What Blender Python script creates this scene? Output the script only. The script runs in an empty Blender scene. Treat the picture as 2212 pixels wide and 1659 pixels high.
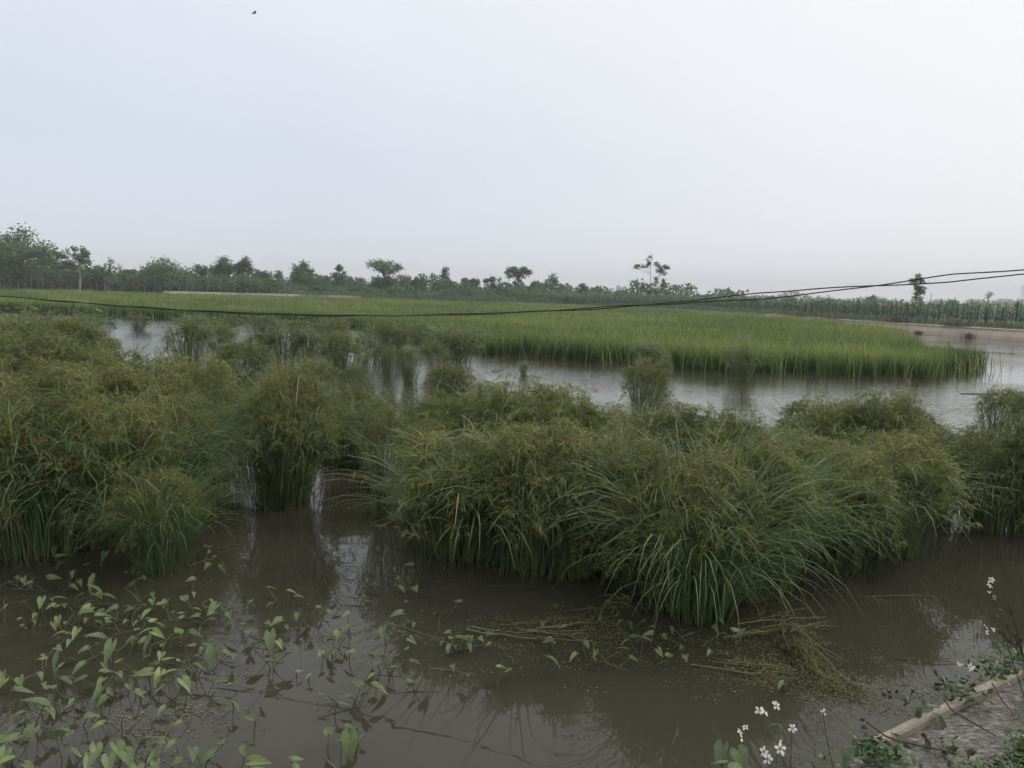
import bpy, math, random
import numpy as np

sc = bpy.context.scene
col = sc.collection
R = math.radians

# ------------------------------------------------------------------ camera
cam_d = bpy.data.cameras.new('camera')
cam = bpy.data.objects.new('camera', cam_d)
col.objects.link(cam)
cam_d.sensor_fit = 'HORIZONTAL'
cam_d.sensor_width = 36.0
cam_d.lens = 36.0 * 1662.0 / 2212.0
cam_d.clip_start = 0.05
cam_d.clip_end = 9000
from mathutils import Matrix, Vector
PITCH, ROLL = R(6.79), R(1.66)
cam.matrix_world = (Matrix.Translation((0, 0, 2.0)) @ Matrix.Rotation(R(90) - PITCH, 4, 'X') @ Matrix.Rotation(ROLL, 4, 'Z'))
sc.camera = cam

# ------------------------------------------------------------------ sky, sun, exposure
SUN_AZ, SUN_EL = R(62), R(42)          # to the right of the view, behind thin cloud
w = bpy.data.worlds.new('World')
sc.world = w
w.use_nodes = True
nt = w.node_tree
nt.nodes.clear()
n_out = nt.nodes.new('ShaderNodeOutputWorld')
n_bg = nt.nodes.new('ShaderNodeBackground')
n_bg.inputs['Strength'].default_value = 0.1
n_sky = nt.nodes.new('ShaderNodeTexSky')
n_sky.sky_type = 'NISHITA'
n_sky.sun_disc = False
n_sky.sun_elevation = SUN_EL
n_sky.sun_rotation = SUN_AZ
n_sky.air_density = 1.0
n_sky.dust_density = 4.0
n_sky.ozone_density = 1.0
# thin even cloud veil over the clear sky: paler overhead, greyer blue low down
n_tc = nt.nodes.new('ShaderNodeTexCoord')
n_sep = nt.nodes.new('ShaderNodeSeparateXYZ')
nt.links.new(n_tc.outputs['Generated'], n_sep.inputs[0])
n_ramp = nt.nodes.new('ShaderNodeValToRGB')
cr = n_ramp.color_ramp
cr.elements[0].position = 0.0
cr.elements[0].color = (0.96, 0.99, 1.04, 1)
cr.elements[1].position = 0.45
cr.elements[1].color = (0.885, 0.91, 0.985, 1)
e = cr.elements.new(0.06); e.color = (0.80, 0.86, 0.965, 1)
e = cr.elements.new(0.16); e.color = (0.73, 0.80, 0.925, 1)
nt.links.new(n_sep.outputs['Z'], n_ramp.inputs['Fac'])
n_gain = nt.nodes.new('ShaderNodeVectorMath')
n_gain.operation = 'SCALE'
n_gain.inputs['Scale'].default_value = 10.6
n_cl = nt.nodes.new('ShaderNodeTexNoise')      # faint unevenness of the cloud sheet
n_cl.inputs['Scale'].default_value = 2.2
n_cl.inputs['Detail'].default_value = 4
nt.links.new(n_tc.outputs['Generated'], n_cl.inputs['Vector'])
n_cm = nt.nodes.new('ShaderNodeMapRange')
n_cm.inputs['From Min'].default_value = 0.3
n_cm.inputs['From Max'].default_value = 0.7
n_cm.inputs['To Min'].default_value = 9.65
n_cm.inputs['To Max'].default_value = 10.45
nt.links.new(n_cl.outputs['Fac'], n_cm.inputs['Value'])
nt.links.new(n_cm.outputs['Result'], n_gain.inputs['Scale'])
nt.links.new(n_ramp.outputs['Color'], n_gain.inputs[0])
# veil glows a little around the hidden sun
n_dot = nt.nodes.new('ShaderNodeVectorMath')
n_dot.operation = 'DOT_PRODUCT'
n_dot.inputs[1].default_value = (math.sin(SUN_AZ) * math.cos(SUN_EL), math.cos(SUN_AZ) * math.cos(SUN_EL), math.sin(SUN_EL))
nt.links.new(n_tc.outputs['Generated'], n_dot.inputs[0])
n_map = nt.nodes.new('ShaderNodeMapRange')
n_map.interpolation_type = 'SMOOTHSTEP'
n_map.inputs['From Min'].default_value = 0.1
n_map.inputs['From Max'].default_value = 1.0
nt.links.new(n_dot.outputs['Value'], n_map.inputs['Value'])
n_glow = nt.nodes.new('ShaderNodeMixRGB')
n_glow.blend_type = 'MIX'
n_glow.inputs['Color2'].default_value = (10.1, 10.15, 10.25, 1)
nt.links.new(n_map.outputs['Result'], n_glow.inputs['Fac'])
nt.links.new(n_gain.outputs[0], n_glow.inputs['Color1'])
n_mix = nt.nodes.new('ShaderNodeMixRGB')
n_mix.inputs['Fac'].default_value = 0.93
nt.links.new(n_sky.outputs['Color'], n_mix.inputs['Color1'])
nt.links.new(n_glow.outputs['Color'], n_mix.inputs['Color2'])
nt.links.new(n_mix.outputs['Color'], n_bg.inputs['Color'])
nt.links.new(n_bg.outputs[0], n_out.inputs['Surface'])

sun_d = bpy.data.lights.new('sun', 'SUN')
sun_d.energy = 1.5
sun_d.angle = R(18)
sun_d.color = (1.0, 0.95, 0.87)
sun = bpy.data.objects.new('sun', sun_d)
col.objects.link(sun)
sdir = Vector((math.sin(SUN_AZ) * math.cos(SUN_EL), math.cos(SUN_AZ) * math.cos(SUN_EL), math.sin(SUN_EL)))
sun.rotation_euler = sdir.to_track_quat('Z', 'Y').to_euler()
sun.location = (30, 20, 40)

sc.view_settings.view_transform = 'Standard'
sc.view_settings.look = 'None'
sc.view_settings.exposure = 0.0
sc.view_settings.gamma = 1.0
sc.view_settings.use_curve_mapping = False
sc.render.engine = 'CYCLES'
sc.cycles.use_denoising = True
sc.cycles.max_bounces = 4
sc.cycles.diffuse_bounces = 2
sc.cycles.glossy_bounces = 2
sc.cycles.transmission_bounces = 3
sc.cycles.volume_bounces = 0
sc.cycles.use_adaptive_sampling = True
sc.cycles.adaptive_threshold = 0.05
sc.cycles.adaptive_min_samples = 24

# ------------------------------------------------------------------ measured places (metres; x right, y away, z above the water)
SEDGE = [  # x, y, height, crown radius, label
    (-2.42, 5.24, 0.7, 0.3, 'short bright green sedge clump standing in front of the big left mass'),
    (-3.47, 5.55, 1.07, 0.5, 'leafy sedge clump at the lower left with blades arching to the left'),
    (-3.1, 5.8, 1.15, 0.49, 'tall sedge clump right behind the short bright green one'),
    (-2.78, 6.39, 1.03, 0.4, 'sedge clump ending the left mass beside the open water channel'),
    (-2.08, 6.97, 1.22, 0.45, 'sedge clump with orange dry leaves at its foot standing in the channel'),
    (-4.46, 6.22, 1.09, 0.56, 'sedge clump cut by the left picture edge, nearest along that edge'),
    (-4.73, 7.09, 1.19, 0.55, 'sedge clump in the second row of the left mass, at its left end'),
    (-4.2, 7.33, 1.18, 0.57, 'sedge clump in the second row of the left mass, second from left'),
    (-3.56, 7.41, 1.15, 0.51, 'sedge clump in the second row of the left mass, third from left'),
    (-3.12, 7.74, 1.12, 0.44, 'brownish topped sedge clump at the right end of the left mass'),
    (-6.44, 9.37, 1.26, 0.62, 'sedge clump in the third row of the left mass, at the picture edge'),
    (-5.76, 9.47, 1.31, 0.57, 'sedge clump in the third row of the left mass, second from left'),
    (-5.02, 9.28, 1.23, 0.45, 'sedge clump in the third row of the left mass, third from left'),
    (-4.32, 9.39, 1.05, 0.42, 'sedge clump in the third row of the left mass, at the water gap'),
    (-8.61, 13.29, 1.29, 0.64, 'sedge clump in the fourth row of the left mass, second from left'),
    (-7.89, 13.45, 1.3, 0.65, 'sedge clump in the fourth row of the left mass, third from left'),
    (-7.41, 13.55, 1.11, 0.45, 'sedge clump in the fourth row, beside the bright water gap'),
    (-9.62, 13.7, 1.26, 0.66, 'sedge clump in the fourth row, cut by the left picture edge'),
    (-11.8, 18.63, 1.12, 0.56, 'far sedge clump at the left edge before the floating lotus leaves'),
    (-11.17, 19.5, 1.08, 0.59, 'far sedge clump left of the bright water gap before the lotus leaves'),
    (-12.78, 21.2, 1.0, 0.57, 'far sedge clump between two others before the lotus leaves'),
    (-13.33, 20.19, 1.03, 0.55, 'far sedge clump at the picture edge below the lotus leaves'),
    (-14.05, 25.79, 0.82, 0.62, 'small far sedge clump at the right end of the lotus leaves'),
    (-15.75, 32.22, 0.6, 0.5, 'small domed sedge clump alone in the far left bright water'),
    (-7.44, 17.64, 1.1, 0.53, 'sedge clump right of the bright left water gap'),
    (-5.31, 14.7, 0.88, 0.57, 'low wide sedge clump with reedy stems behind the orange leaved one'),
    (-5.47, 18.21, 1.05, 0.53, 'sedge clump between two bright water gaps left of centre'),
    (-3.44, 15.52, 1.1, 0.42, 'sheaf shaped sedge clump with a clear foot left of centre'),
    (-1.79, 8.68, 0.85, 0.31, 'thin sedge clump in the channel right of the orange leaved one'),
    (-2.97, 11.78, 0.83, 0.39, 'sedge clump behind the orange leaved one on its right'),
    (-3.45, 11.7, 0.79, 0.42, 'sedge clump straight behind the orange leaved one'),
    (-2.19, 16.39, 0.76, 0.27, 'small sheaf shaped sedge clump mirrored in pale water'),
    (-1.07, 13.57, 0.7, 0.41, 'bowl shaped sedge clump standing before the large dome by the rice'),
    (-1.57, 21.25, 1.05, 0.74, 'large domed sedge clump with drooping stems beside the rice edge'),
    (-3.83, 22.46, 1.0, 0.57, 'domed sedge clump with dark foot left of the large dome'),
    (-5.4, 23.08, 1.04, 0.56, 'far sedge clump between the rice edge and the sheaf shaped clump'),
    (-9.26, 28.03, 0.88, 0.67, 'far sedge clump before the rice, left of two more'),
    (-12.1, 29.59, 0.76, 0.62, 'far sedge clump before the rice, above the clump by the bright gap'),
    (-9.71, 26.04, 0.91, 0.55, 'far sedge clump before the rice behind the low wide clump'),
    (-7.74, 27.41, 0.82, 0.58, 'far sedge clump before the rice under the cable dip'),
    (-3.43, 28.03, 0.76, 0.54, 'far sedge clump before the dark rice edge left of the large dome'),
    (-2.96, 14.54, 0.53, 0.22, 'tiny sedge clump right of the sheaf shaped clump with the clear foot'),
    (-1.09, 6.7, 1.03, 0.22, 'sparse sedge clump with bare dark stems at the channel'),
    (-0.81, 7.72, 0.89, 0.35, 'sedge clump behind and left of the central front dome'),
    (-0.1, 8.0, 1.04, 0.48, 'high domed sedge clump behind the central front dome'),
    (0.44, 7.87, 0.95, 0.36, 'sedge clump with stems against pale water right of the high dome'),
    (-0.34, 5.77, 0.89, 0.45, 'wide sedge clump forming the left half of the central front dome'),
    (0.19, 5.55, 1.02, 0.43, 'wide sedge clump with pale dry blades in the central front dome'),
    (0.69, 6.46, 0.83, 0.31, 'sedge clump filling the dip right of the central front dome'),
    (1.15, 7.76, 0.8, 0.4, 'sedge clump below the lollipop shaped one, left of two'),
    (1.79, 7.65, 0.88, 0.41, 'sedge clump with bent over blades right of the lollipop shaped one'),
    (2.28, 7.52, 0.85, 0.36, 'sedge clump at the low saddle left of the right hand dome'),
    (0.8, 5.46, 0.95, 0.34, 'sedge clump between the central front dome and the leafy front clump'),
    (1.22, 4.78, 1.08, 0.4, 'nearest sedge clump with long fresh green leaf blades fanning out'),
    (1.8, 5.26, 1.0, 0.35, 'sedge clump with drooping blades right of the nearest leafy clump'),
    (2.58, 6.38, 0.84, 0.38, 'brown topped sedge clump in front of the right hand dome'),
    (3.44, 8.22, 0.91, 0.42, 'sedge clump on the left shoulder of the right hand dome'),
    (3.92, 8.07, 0.98, 0.49, 'sedge clump forming the top of the right hand dome'),
    (3.03, 6.06, 0.92, 0.4, 'sedge clump leaning over open water at the right of the row'),
    (3.94, 7.21, 0.77, 0.35, 'sedge clump with blades sweeping right into the gap of open water'),
    (2.17, 12.48, 0.97, 0.35, 'lollipop shaped sedge clump standing up against the pale water'),
    (3.59, 20.82, 0.78, 0.48, 'sedge clump at the rice edge right above the lollipop shaped one'),
    (5.65, 18.91, 0.85, 0.41, 'sedge clump standing alone before the rice edge, right of centre'),
    (4.35, 6.81, 0.88, 0.29, 'dark stemmed sedge clump at the right side, left of the picture edge'),
    (4.68, 6.7, 1.05, 0.32, 'sedge clump cut by the right picture edge'),
    (7.04, 11.07, 0.78, 0.4, 'far dark headed sedge clump by the tip of the rice'),
    (7.16, 10.43, 0.91, 0.28, 'far sedge clump cut by the right picture edge'),
    (-3.04, 8.51, 0.79, 0.31, 'sparse wispy reeds filling the gap left of the orange leaved clump'),
    (-1.99, 8.41, 0.83, 0.25, 'sparse wispy reeds just right of the orange leaved clump'),
    (-1.56, 8.47, 0.75, 0.25, 'sparse wispy reeds before the dark stemmed channel clump'),
    (-0.79, 6.45, 0.91, 0.23, 'sparse wispy reeds at the left foot of the central front dome'),
    (-8.08, 20.99, 0.89, 0.48, 'loose far tuft right of the clump by the bright gap'),
    (-6.14, 18.57, 0.82, 0.47, 'loose far tuft behind the low wide clump'),
    (-4.91, 18.37, 0.98, 0.38, 'loose far tuft left of the sheaf shaped clump'),
    (-3.65, 18.73, 0.88, 0.34, 'loose far tuft right of the sheaf shaped clump'),
    (-2.9, 17.67, 0.69, 0.21, 'thin far tuft left of the small mirrored sheaf'),
    (-1.81, 17.96, 0.76, 0.37, 'loose far tuft between the small sheaf and the large dome'),
    (-6.22, 25.27, 0.97, 0.52, 'far tuft near the rice left of the domes'),
    (-3.43, 22.92, 0.94, 0.41, 'far tuft by the rice between the two domes'),
    (3.36, 17.14, 0.63, 0.21, 'thin far tuft right of the lollipop shaped clump'),
    (0.98, 5.12, 0.96, 0.26, 'sedge clump left of the nearest leafy clump at the water edge'),
    (1.61, 5.04, 0.96, 0.24, 'low sedge clump tucked against the right side of the nearest leafy clump'),
    (2.48, 5.64, 0.89, 0.29, 'low sedge clump before the brown topped one at the water edge'),
    (0.46, 5.38, 0.92, 0.26, 'low sedge clump at the right foot of the central front dome'),
    (0.27, 18.73, 0.28, 0.14, 'tiny tuft of sedge alone in the open water before the rice'),
]
RICE_FRONT = [(-33.6, 47.8), (-31.3, 46.9), (-26.1, 45.2), (-21.0, 43.1), (-18.0, 43.4), (-14.5, 44.0), (-10.6, 42.9), (-7.0, 37.5), (-4.4, 31.9), (-2.5, 27.7), (-0.9, 24.7), (0.6, 24.0), (2.5, 22.8), (4.4, 21.5), (6.2, 21.0), (8.7, 20.8), (11.4, 21.0), (13.1, 22.7), (13.9, 23.4), (15.4, 24.7)]
SPINACH = [  # label, leaves (x, y, z, length, upright)
    ('water spinach with five leaves, first from left in the first row from the camera', [(-2.08, 3.01, 0.12, 0.11, 0), (-1.96, 2.87, 0.12, 0.11, 0), (-2.02, 2.93, 0.12, 0.11, 0), (-1.99, 3.03, 0.09, 0.08, 0), (-1.93, 3.12, 0.05, 0.055, 0)]),
    ('water spinach with a single leaf, second from left in the first row from the camera', [(-1.91, 2.88, 0.09, 0.08, 0)]),
    ('water spinach with five leaves, third from left in the first row from the camera', [(-2.04, 3.23, 0.16, 0.145, 1), (-2.09, 3.08, 0.12, 0.11, 0), (-2.01, 3.1, 0.12, 0.11, 0), (-2.15, 3.24, 0.09, 0.08, 0), (-2.07, 3.25, 0.09, 0.08, 0)]),
    ('water spinach with five leaves, fourth from left in the first row from the camera', [(-1.85, 3.0, 0.16, 0.145, 1), (-1.83, 3.06, 0.12, 0.11, 0), (-2.04, 3.03, 0.12, 0.11, 0), (-1.68, 2.98, 0.12, 0.11, 0), (-1.67, 2.91, 0.12, 0.11, 0)]),
    ('water spinach with four leaves, fifth from left in the first row from the camera', [(-1.68, 3.02, 0.09, 0.08, 0), (-1.78, 2.98, 0.09, 0.08, 0), (-1.64, 2.85, 0.09, 0.08, 0), (-1.56, 2.99, 0.05, 0.055, 0)]),
    ('water spinach with five leaves, sixth from left in the first row from the camera', [(-1.45, 2.86, 0.12, 0.11, 0), (-1.39, 2.89, 0.12, 0.11, 0), (-1.42, 2.95, 0.12, 0.11, 0), (-1.36, 2.82, 0.12, 0.11, 0), (-1.31, 2.93, 0.09, 0.08, 0)]),
    ('water spinach with five leaves, seventh from left in the first row from the camera', [(-1.42, 2.97, 0.16, 0.145, 1), (-1.6, 2.99, 0.12, 0.11, 0), (-1.54, 2.95, 0.12, 0.11, 0), (-1.5, 3.04, 0.12, 0.11, 0), (-1.59, 2.91, 0.12, 0.11, 0)]),
    ('water spinach with five leaves, eighth from left in the first row from the camera', [(-1.28, 2.98, 0.12, 0.11, 0), (-1.18, 2.95, 0.12, 0.11, 0), (-1.39, 3.06, 0.09, 0.08, 0), (-1.18, 3.07, 0.09, 0.08, 0), (-1.24, 2.87, 0.09, 0.08, 0)]),
    ('water spinach with four leaves, ninth from left in the first row from the camera', [(-1.07, 3.01, 0.12, 0.11, 0), (-1.01, 2.91, 0.12, 0.11, 0), (-1.14, 2.83, 0.12, 0.11, 0), (-0.98, 2.85, 0.12, 0.11, 0)]),
    ('water spinach with two leaves, tenth from left in the first row from the camera', [(-0.86, 2.96, 0.09, 0.08, 0), (-0.84, 2.92, 0.09, 0.08, 0)]),
    ('water spinach with five leaves, eleventh from left in the first row from the camera', [(-0.63, 3.0, 0.16, 0.145, 1), (-0.67, 3.17, 0.12, 0.11, 0), (-0.75, 3.12, 0.12, 0.11, 0), (-0.69, 3.1, 0.09, 0.08, 0), (-0.68, 2.89, 0.09, 0.08, 0)]),
    ('water spinach with a single leaf, twelfth from left in the first row from the camera', [(-0.61, 3.19, 0.05, 0.055, 0)]),
    ('water spinach with three leaves, first from left in the second row from the camera', [(-2.44, 3.55, 0.12, 0.11, 0), (-2.3, 3.6, 0.09, 0.08, 0), (-2.36, 3.74, 0.09, 0.08, 0)]),
    ('water spinach with four leaves, second from left in the second row from the camera', [(-2.28, 3.4, 0.12, 0.11, 0), (-2.36, 3.55, 0.09, 0.08, 0), (-2.42, 3.53, 0.09, 0.08, 0), (-2.25, 3.56, 0.05, 0.055, 0)]),
    ('water spinach with two leaves, third from left in the second row from the camera', [(-2.14, 3.25, 0.05, 0.055, 0), (-1.99, 3.38, 0.05, 0.055, 0)]),
    ('water spinach with five leaves, fourth from left in the second row from the camera', [(-2.05, 3.28, 0.09, 0.08, 0), (-1.99, 3.37, 0.09, 0.08, 0), (-2.09, 3.28, 0.09, 0.08, 0), (-1.86, 3.24, 0.09, 0.08, 0), (-1.93, 3.17, 0.05, 0.055, 0)]),
    ('water spinach with five leaves, fifth from left in the second row from the camera', [(-1.9, 3.44, 0.12, 0.11, 0), (-1.97, 3.59, 0.12, 0.11, 0), (-1.86, 3.4, 0.09, 0.08, 0), (-1.96, 3.57, 0.09, 0.08, 0), (-1.91, 3.45, 0.09, 0.08, 0)]),
    ('water spinach with five leaves, sixth from left in the second row from the camera', [(-1.68, 3.23, 0.12, 0.11, 0), (-1.79, 3.22, 0.09, 0.08, 0), (-1.55, 3.33, 0.09, 0.08, 0), (-1.61, 3.23, 0.09, 0.08, 0), (-1.76, 3.18, 0.09, 0.08, 0)]),
    ('water spinach with five leaves, seventh from left in the second row from the camera', [(-1.75, 3.46, 0.09, 0.08, 0), (-1.9, 3.5, 0.05, 0.055, 0), (-1.73, 3.49, 0.05, 0.055, 0), (-1.9, 3.51, 0.05, 0.055, 0), (-1.69, 3.61, 0.05, 0.055, 0)]),
    ('water spinach with a single leaf, eighth from left in the second row from the camera', [(-1.45, 3.26, 0.05, 0.055, 0)]),
    ('water spinach with five leaves, ninth from left in the second row from the camera', [(-1.56, 3.54, 0.12, 0.11, 0), (-1.41, 3.58, 0.09, 0.08, 0), (-1.63, 3.61, 0.09, 0.08, 0), (-1.51, 3.41, 0.05, 0.055, 0), (-1.4, 3.55, 0.05, 0.055, 0)]),
    ('water spinach with four leaves, tenth from left in the second row from the camera', [(-1.26, 3.38, 0.09, 0.08, 0), (-1.12, 3.26, 0.09, 0.08, 0), (-1.15, 3.5, 0.09, 0.08, 0), (-1.24, 3.24, 0.05, 0.055, 0)]),
    ('water spinach with a single leaf, eleventh from left in the second row from the camera', [(-0.77, 3.4, 0.09, 0.08, 0)]),
    ('water spinach with five leaves, twelfth from left in the second row from the camera', [(-0.69, 3.53, 0.12, 0.11, 0), (-0.63, 3.54, 0.12, 0.11, 0), (-0.64, 3.46, 0.12, 0.11, 0), (-0.88, 3.5, 0.09, 0.08, 0), (-0.73, 3.47, 0.09, 0.08, 0)]),
    ('water spinach with five leaves, first from left in the third row from the camera', [(-2.19, 3.59, 0.16, 0.145, 1), (-2.11, 3.67, 0.12, 0.11, 0), (-2.14, 3.43, 0.12, 0.11, 0), (-2.03, 3.52, 0.12, 0.11, 0), (-2.13, 3.51, 0.12, 0.11, 0)]),
    ('water spinach with two leaves, second from left in the third row from the camera', [(-2.15, 3.57, 0.09, 0.08, 0), (-2.23, 3.69, 0.09, 0.08, 0)]),
    ('water spinach with a single leaf, third from left in the third row from the camera', [(-1.86, 3.69, 0.05, 0.055, 0)]),
    ('water spinach with five leaves, fourth from left in the third row from the camera', [(-1.75, 3.61, 0.12, 0.11, 0), (-1.61, 3.47, 0.12, 0.11, 0), (-1.7, 3.61, 0.12, 0.11, 0), (-1.92, 3.63, 0.09, 0.08, 0), (-1.81, 3.52, 0.09, 0.08, 0)]),
    ('water spinach with five leaves, fifth from left in the third row from the camera', [(-1.48, 3.73, 0.16, 0.145, 1), (-1.45, 3.82, 0.12, 0.11, 0), (-1.65, 3.72, 0.12, 0.11, 0), (-1.56, 3.69, 0.12, 0.11, 0), (-1.64, 3.62, 0.12, 0.11, 0)]),
    ('water spinach with a single leaf, sixth from left in the third row from the camera', [(-1.35, 3.6, 0.05, 0.055, 0)]),
    ('water spinach with two leaves, seventh from left in the third row from the camera', [(-1.06, 3.74, 0.05, 0.055, 0), (-0.98, 3.71, 0.05, 0.055, 0)]),
    ('water spinach with three leaves, eighth from left in the third row from the camera', [(-0.66, 3.8, 0.09, 0.08, 0), (-0.56, 3.76, 0.09, 0.08, 0), (-0.6, 3.9, 0.05, 0.055, 0)]),
    ('water spinach with five leaves, ninth from left in the third row from the camera', [(-0.63, 3.78, 0.16, 0.145, 1), (-0.72, 3.87, 0.12, 0.11, 0), (-0.49, 3.84, 0.09, 0.08, 0), (-0.57, 3.76, 0.09, 0.08, 0), (-0.65, 3.68, 0.09, 0.08, 0)]),
    ('water spinach with two leaves, tenth from left in the third row from the camera', [(-0.4, 3.63, 0.12, 0.11, 0), (-0.47, 3.62, 0.09, 0.08, 0)]),
    ('water spinach with three leaves, eleventh from left in the third row from the camera', [(-0.02, 3.75, 0.12, 0.11, 0), (0.02, 3.72, 0.12, 0.11, 0), (-0.19, 3.7, 0.09, 0.08, 0)]),
    ('water spinach with two leaves, twelfth from left in the third row from the camera', [(1.43, 3.72, 0.09, 0.08, 0), (1.51, 3.78, 0.09, 0.08, 0)]),
    ('water spinach with five leaves, first from left in the fourth row from the camera', [(-2.11, 3.83, 0.09, 0.08, 0), (-2.18, 3.93, 0.09, 0.08, 0), (-2.21, 3.88, 0.09, 0.08, 0), (-2.03, 4.0, 0.09, 0.08, 0), (-2.27, 3.82, 0.05, 0.055, 0)]),
    ('water spinach with five leaves, second from left in the fourth row from the camera', [(-2.13, 3.89, 0.16, 0.145, 1), (-2.01, 3.75, 0.16, 0.145, 1), (-1.93, 3.93, 0.12, 0.11, 0), (-2.01, 3.99, 0.09, 0.08, 0), (-2.04, 3.72, 0.09, 0.08, 0)]),
    ('water spinach with five leaves, third from left in the fourth row from the camera', [(-1.84, 3.81, 0.16, 0.145, 1), (-1.97, 3.74, 0.09, 0.08, 0), (-1.83, 3.93, 0.09, 0.08, 0), (-1.75, 3.77, 0.09, 0.08, 0), (-1.8, 3.84, 0.09, 0.08, 0)]),
    ('water spinach with four leaves, fourth from left in the fourth row from the camera', [(-1.61, 3.82, 0.09, 0.08, 0), (-1.8, 3.8, 0.05, 0.055, 0), (-1.64, 3.97, 0.05, 0.055, 0), (-1.45, 3.91, 0.05, 0.055, 0)]),
    ('water spinach with five leaves, fifth from left in the fourth row from the camera', [(-1.25, 3.91, 0.16, 0.145, 1), (-1.35, 3.88, 0.12, 0.11, 0), (-1.13, 3.84, 0.12, 0.11, 0), (-1.21, 3.74, 0.12, 0.11, 0), (-1.24, 4.02, 0.09, 0.08, 0)]),
    ('water spinach with two leaves, sixth from left in the fourth row from the camera', [(-0.93, 3.93, 0.09, 0.08, 0), (-0.89, 4.09, 0.09, 0.08, 0)]),
    ('water spinach with a single leaf, seventh from left in the fourth row from the camera', [(-0.53, 3.97, 0.09, 0.08, 0)]),
    ('water spinach with a single leaf, eighth from left in the fourth row from the camera', [(-0.27, 3.86, 0.05, 0.055, 0)]),
    ('water spinach with two leaves, ninth from left in the fourth row from the camera', [(0.24, 3.87, 0.12, 0.11, 0), (0.08, 3.81, 0.09, 0.08, 0)]),
    ('water spinach with two leaves, tenth from left in the fourth row from the camera', [(0.68, 3.95, 0.09, 0.08, 0), (0.5, 4.03, 0.09, 0.08, 0)]),
    ('water spinach with five leaves, eleventh from left in the fourth row from the camera', [(0.99, 3.99, 0.09, 0.08, 0), (0.89, 3.98, 0.09, 0.08, 0), (0.86, 3.91, 0.09, 0.08, 0), (0.92, 4.12, 0.05, 0.055, 0), (1.01, 4.16, 0.05, 0.055, 0)]),
    ('water spinach with a single leaf, twelfth from left in the fourth row from the camera', [(1.23, 3.91, 0.05, 0.055, 0)]),
    ('water spinach with five leaves, first from left in the fifth row from the camera', [(-2.44, 4.04, 0.09, 0.08, 0), (-2.4, 4.03, 0.09, 0.08, 0), (-2.37, 3.87, 0.09, 0.08, 0), (-2.35, 3.96, 0.09, 0.08, 0), (-2.43, 3.84, 0.05, 0.055, 0)]),
    ('water spinach with five leaves, second from left in the fifth row from the camera', [(-2.39, 4.07, 0.16, 0.145, 1), (-2.26, 4.19, 0.12, 0.11, 0), (-2.24, 4.15, 0.12, 0.11, 0), (-2.34, 4.23, 0.12, 0.11, 0), (-2.36, 4.05, 0.12, 0.11, 0)]),
    ('water spinach with five leaves, third from left in the fifth row from the camera', [(-1.96, 4.01, 0.09, 0.08, 0), (-1.96, 4.04, 0.05, 0.055, 0), (-1.88, 3.86, 0.05, 0.055, 0), (-1.85, 3.96, 0.05, 0.055, 0), (-2.06, 4.06, 0.05, 0.055, 0)]),
    ('water spinach with five leaves, fourth from left in the fifth row from the camera', [(-1.86, 4.13, 0.16, 0.145, 1), (-1.97, 4.15, 0.12, 0.11, 0), (-1.94, 4.05, 0.12, 0.11, 0), (-1.97, 4.06, 0.12, 0.11, 0), (-1.8, 4.04, 0.12, 0.11, 0)]),
    ('water spinach with five leaves, fifth from left in the fifth row from the camera', [(-1.74, 4.06, 0.12, 0.11, 0), (-1.66, 3.89, 0.12, 0.11, 0), (-1.6, 3.94, 0.12, 0.11, 0), (-1.8, 4.02, 0.12, 0.11, 0), (-1.74, 4.12, 0.09, 0.08, 0)]),
    ('water spinach with five leaves, sixth from left in the fifth row from the camera', [(-0.94, 4.02, 0.12, 0.11, 0), (-0.92, 3.9, 0.12, 0.11, 0), (-0.93, 4.12, 0.12, 0.11, 0), (-0.81, 3.92, 0.09, 0.08, 0), (-0.98, 3.92, 0.09, 0.08, 0)]),
    ('water spinach with three leaves, seventh from left in the fifth row from the camera', [(-0.35, 4.14, 0.05, 0.055, 0), (-0.31, 4.18, 0.05, 0.055, 0), (-0.32, 4.26, 0.05, 0.055, 0)]),
    ('water spinach with five leaves, eighth from left in the fifth row from the camera', [(-0.26, 4.09, 0.12, 0.11, 0), (-0.2, 4.06, 0.09, 0.08, 0), (-0.22, 4.14, 0.09, 0.08, 0), (-0.3, 4.03, 0.09, 0.08, 0), (-0.14, 4.14, 0.09, 0.08, 0)]),
    ('water spinach with two leaves, ninth from left in the fifth row from the camera', [(0.25, 4.15, 0.09, 0.08, 0), (0.26, 4.13, 0.09, 0.08, 0)]),
    ('water spinach with a single leaf, tenth from left in the fifth row from the camera', [(0.48, 4.0, 0.05, 0.055, 0)]),
    ('water spinach with five leaves, eleventh from left in the fifth row from the camera', [(0.5, 4.03, 0.12, 0.11, 0), (0.68, 4.05, 0.09, 0.08, 0), (0.39, 3.97, 0.09, 0.08, 0), (0.45, 4.12, 0.09, 0.08, 0), (0.48, 3.91, 0.09, 0.08, 0)]),
    ('water spinach with five leaves, twelfth from left in the fifth row from the camera', [(0.73, 4.15, 0.12, 0.11, 0), (0.85, 4.25, 0.09, 0.08, 0), (0.79, 4.19, 0.09, 0.08, 0), (0.7, 4.16, 0.09, 0.08, 0), (0.85, 4.05, 0.09, 0.08, 0)]),
    ('water spinach with five leaves, first from left in the sixth row from the camera', [(-2.73, 4.28, 0.09, 0.08, 0), (-2.68, 4.09, 0.09, 0.08, 0), (-2.75, 4.18, 0.05, 0.055, 0), (-2.64, 4.24, 0.05, 0.055, 0), (-2.73, 4.25, 0.05, 0.055, 0)]),
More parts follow.
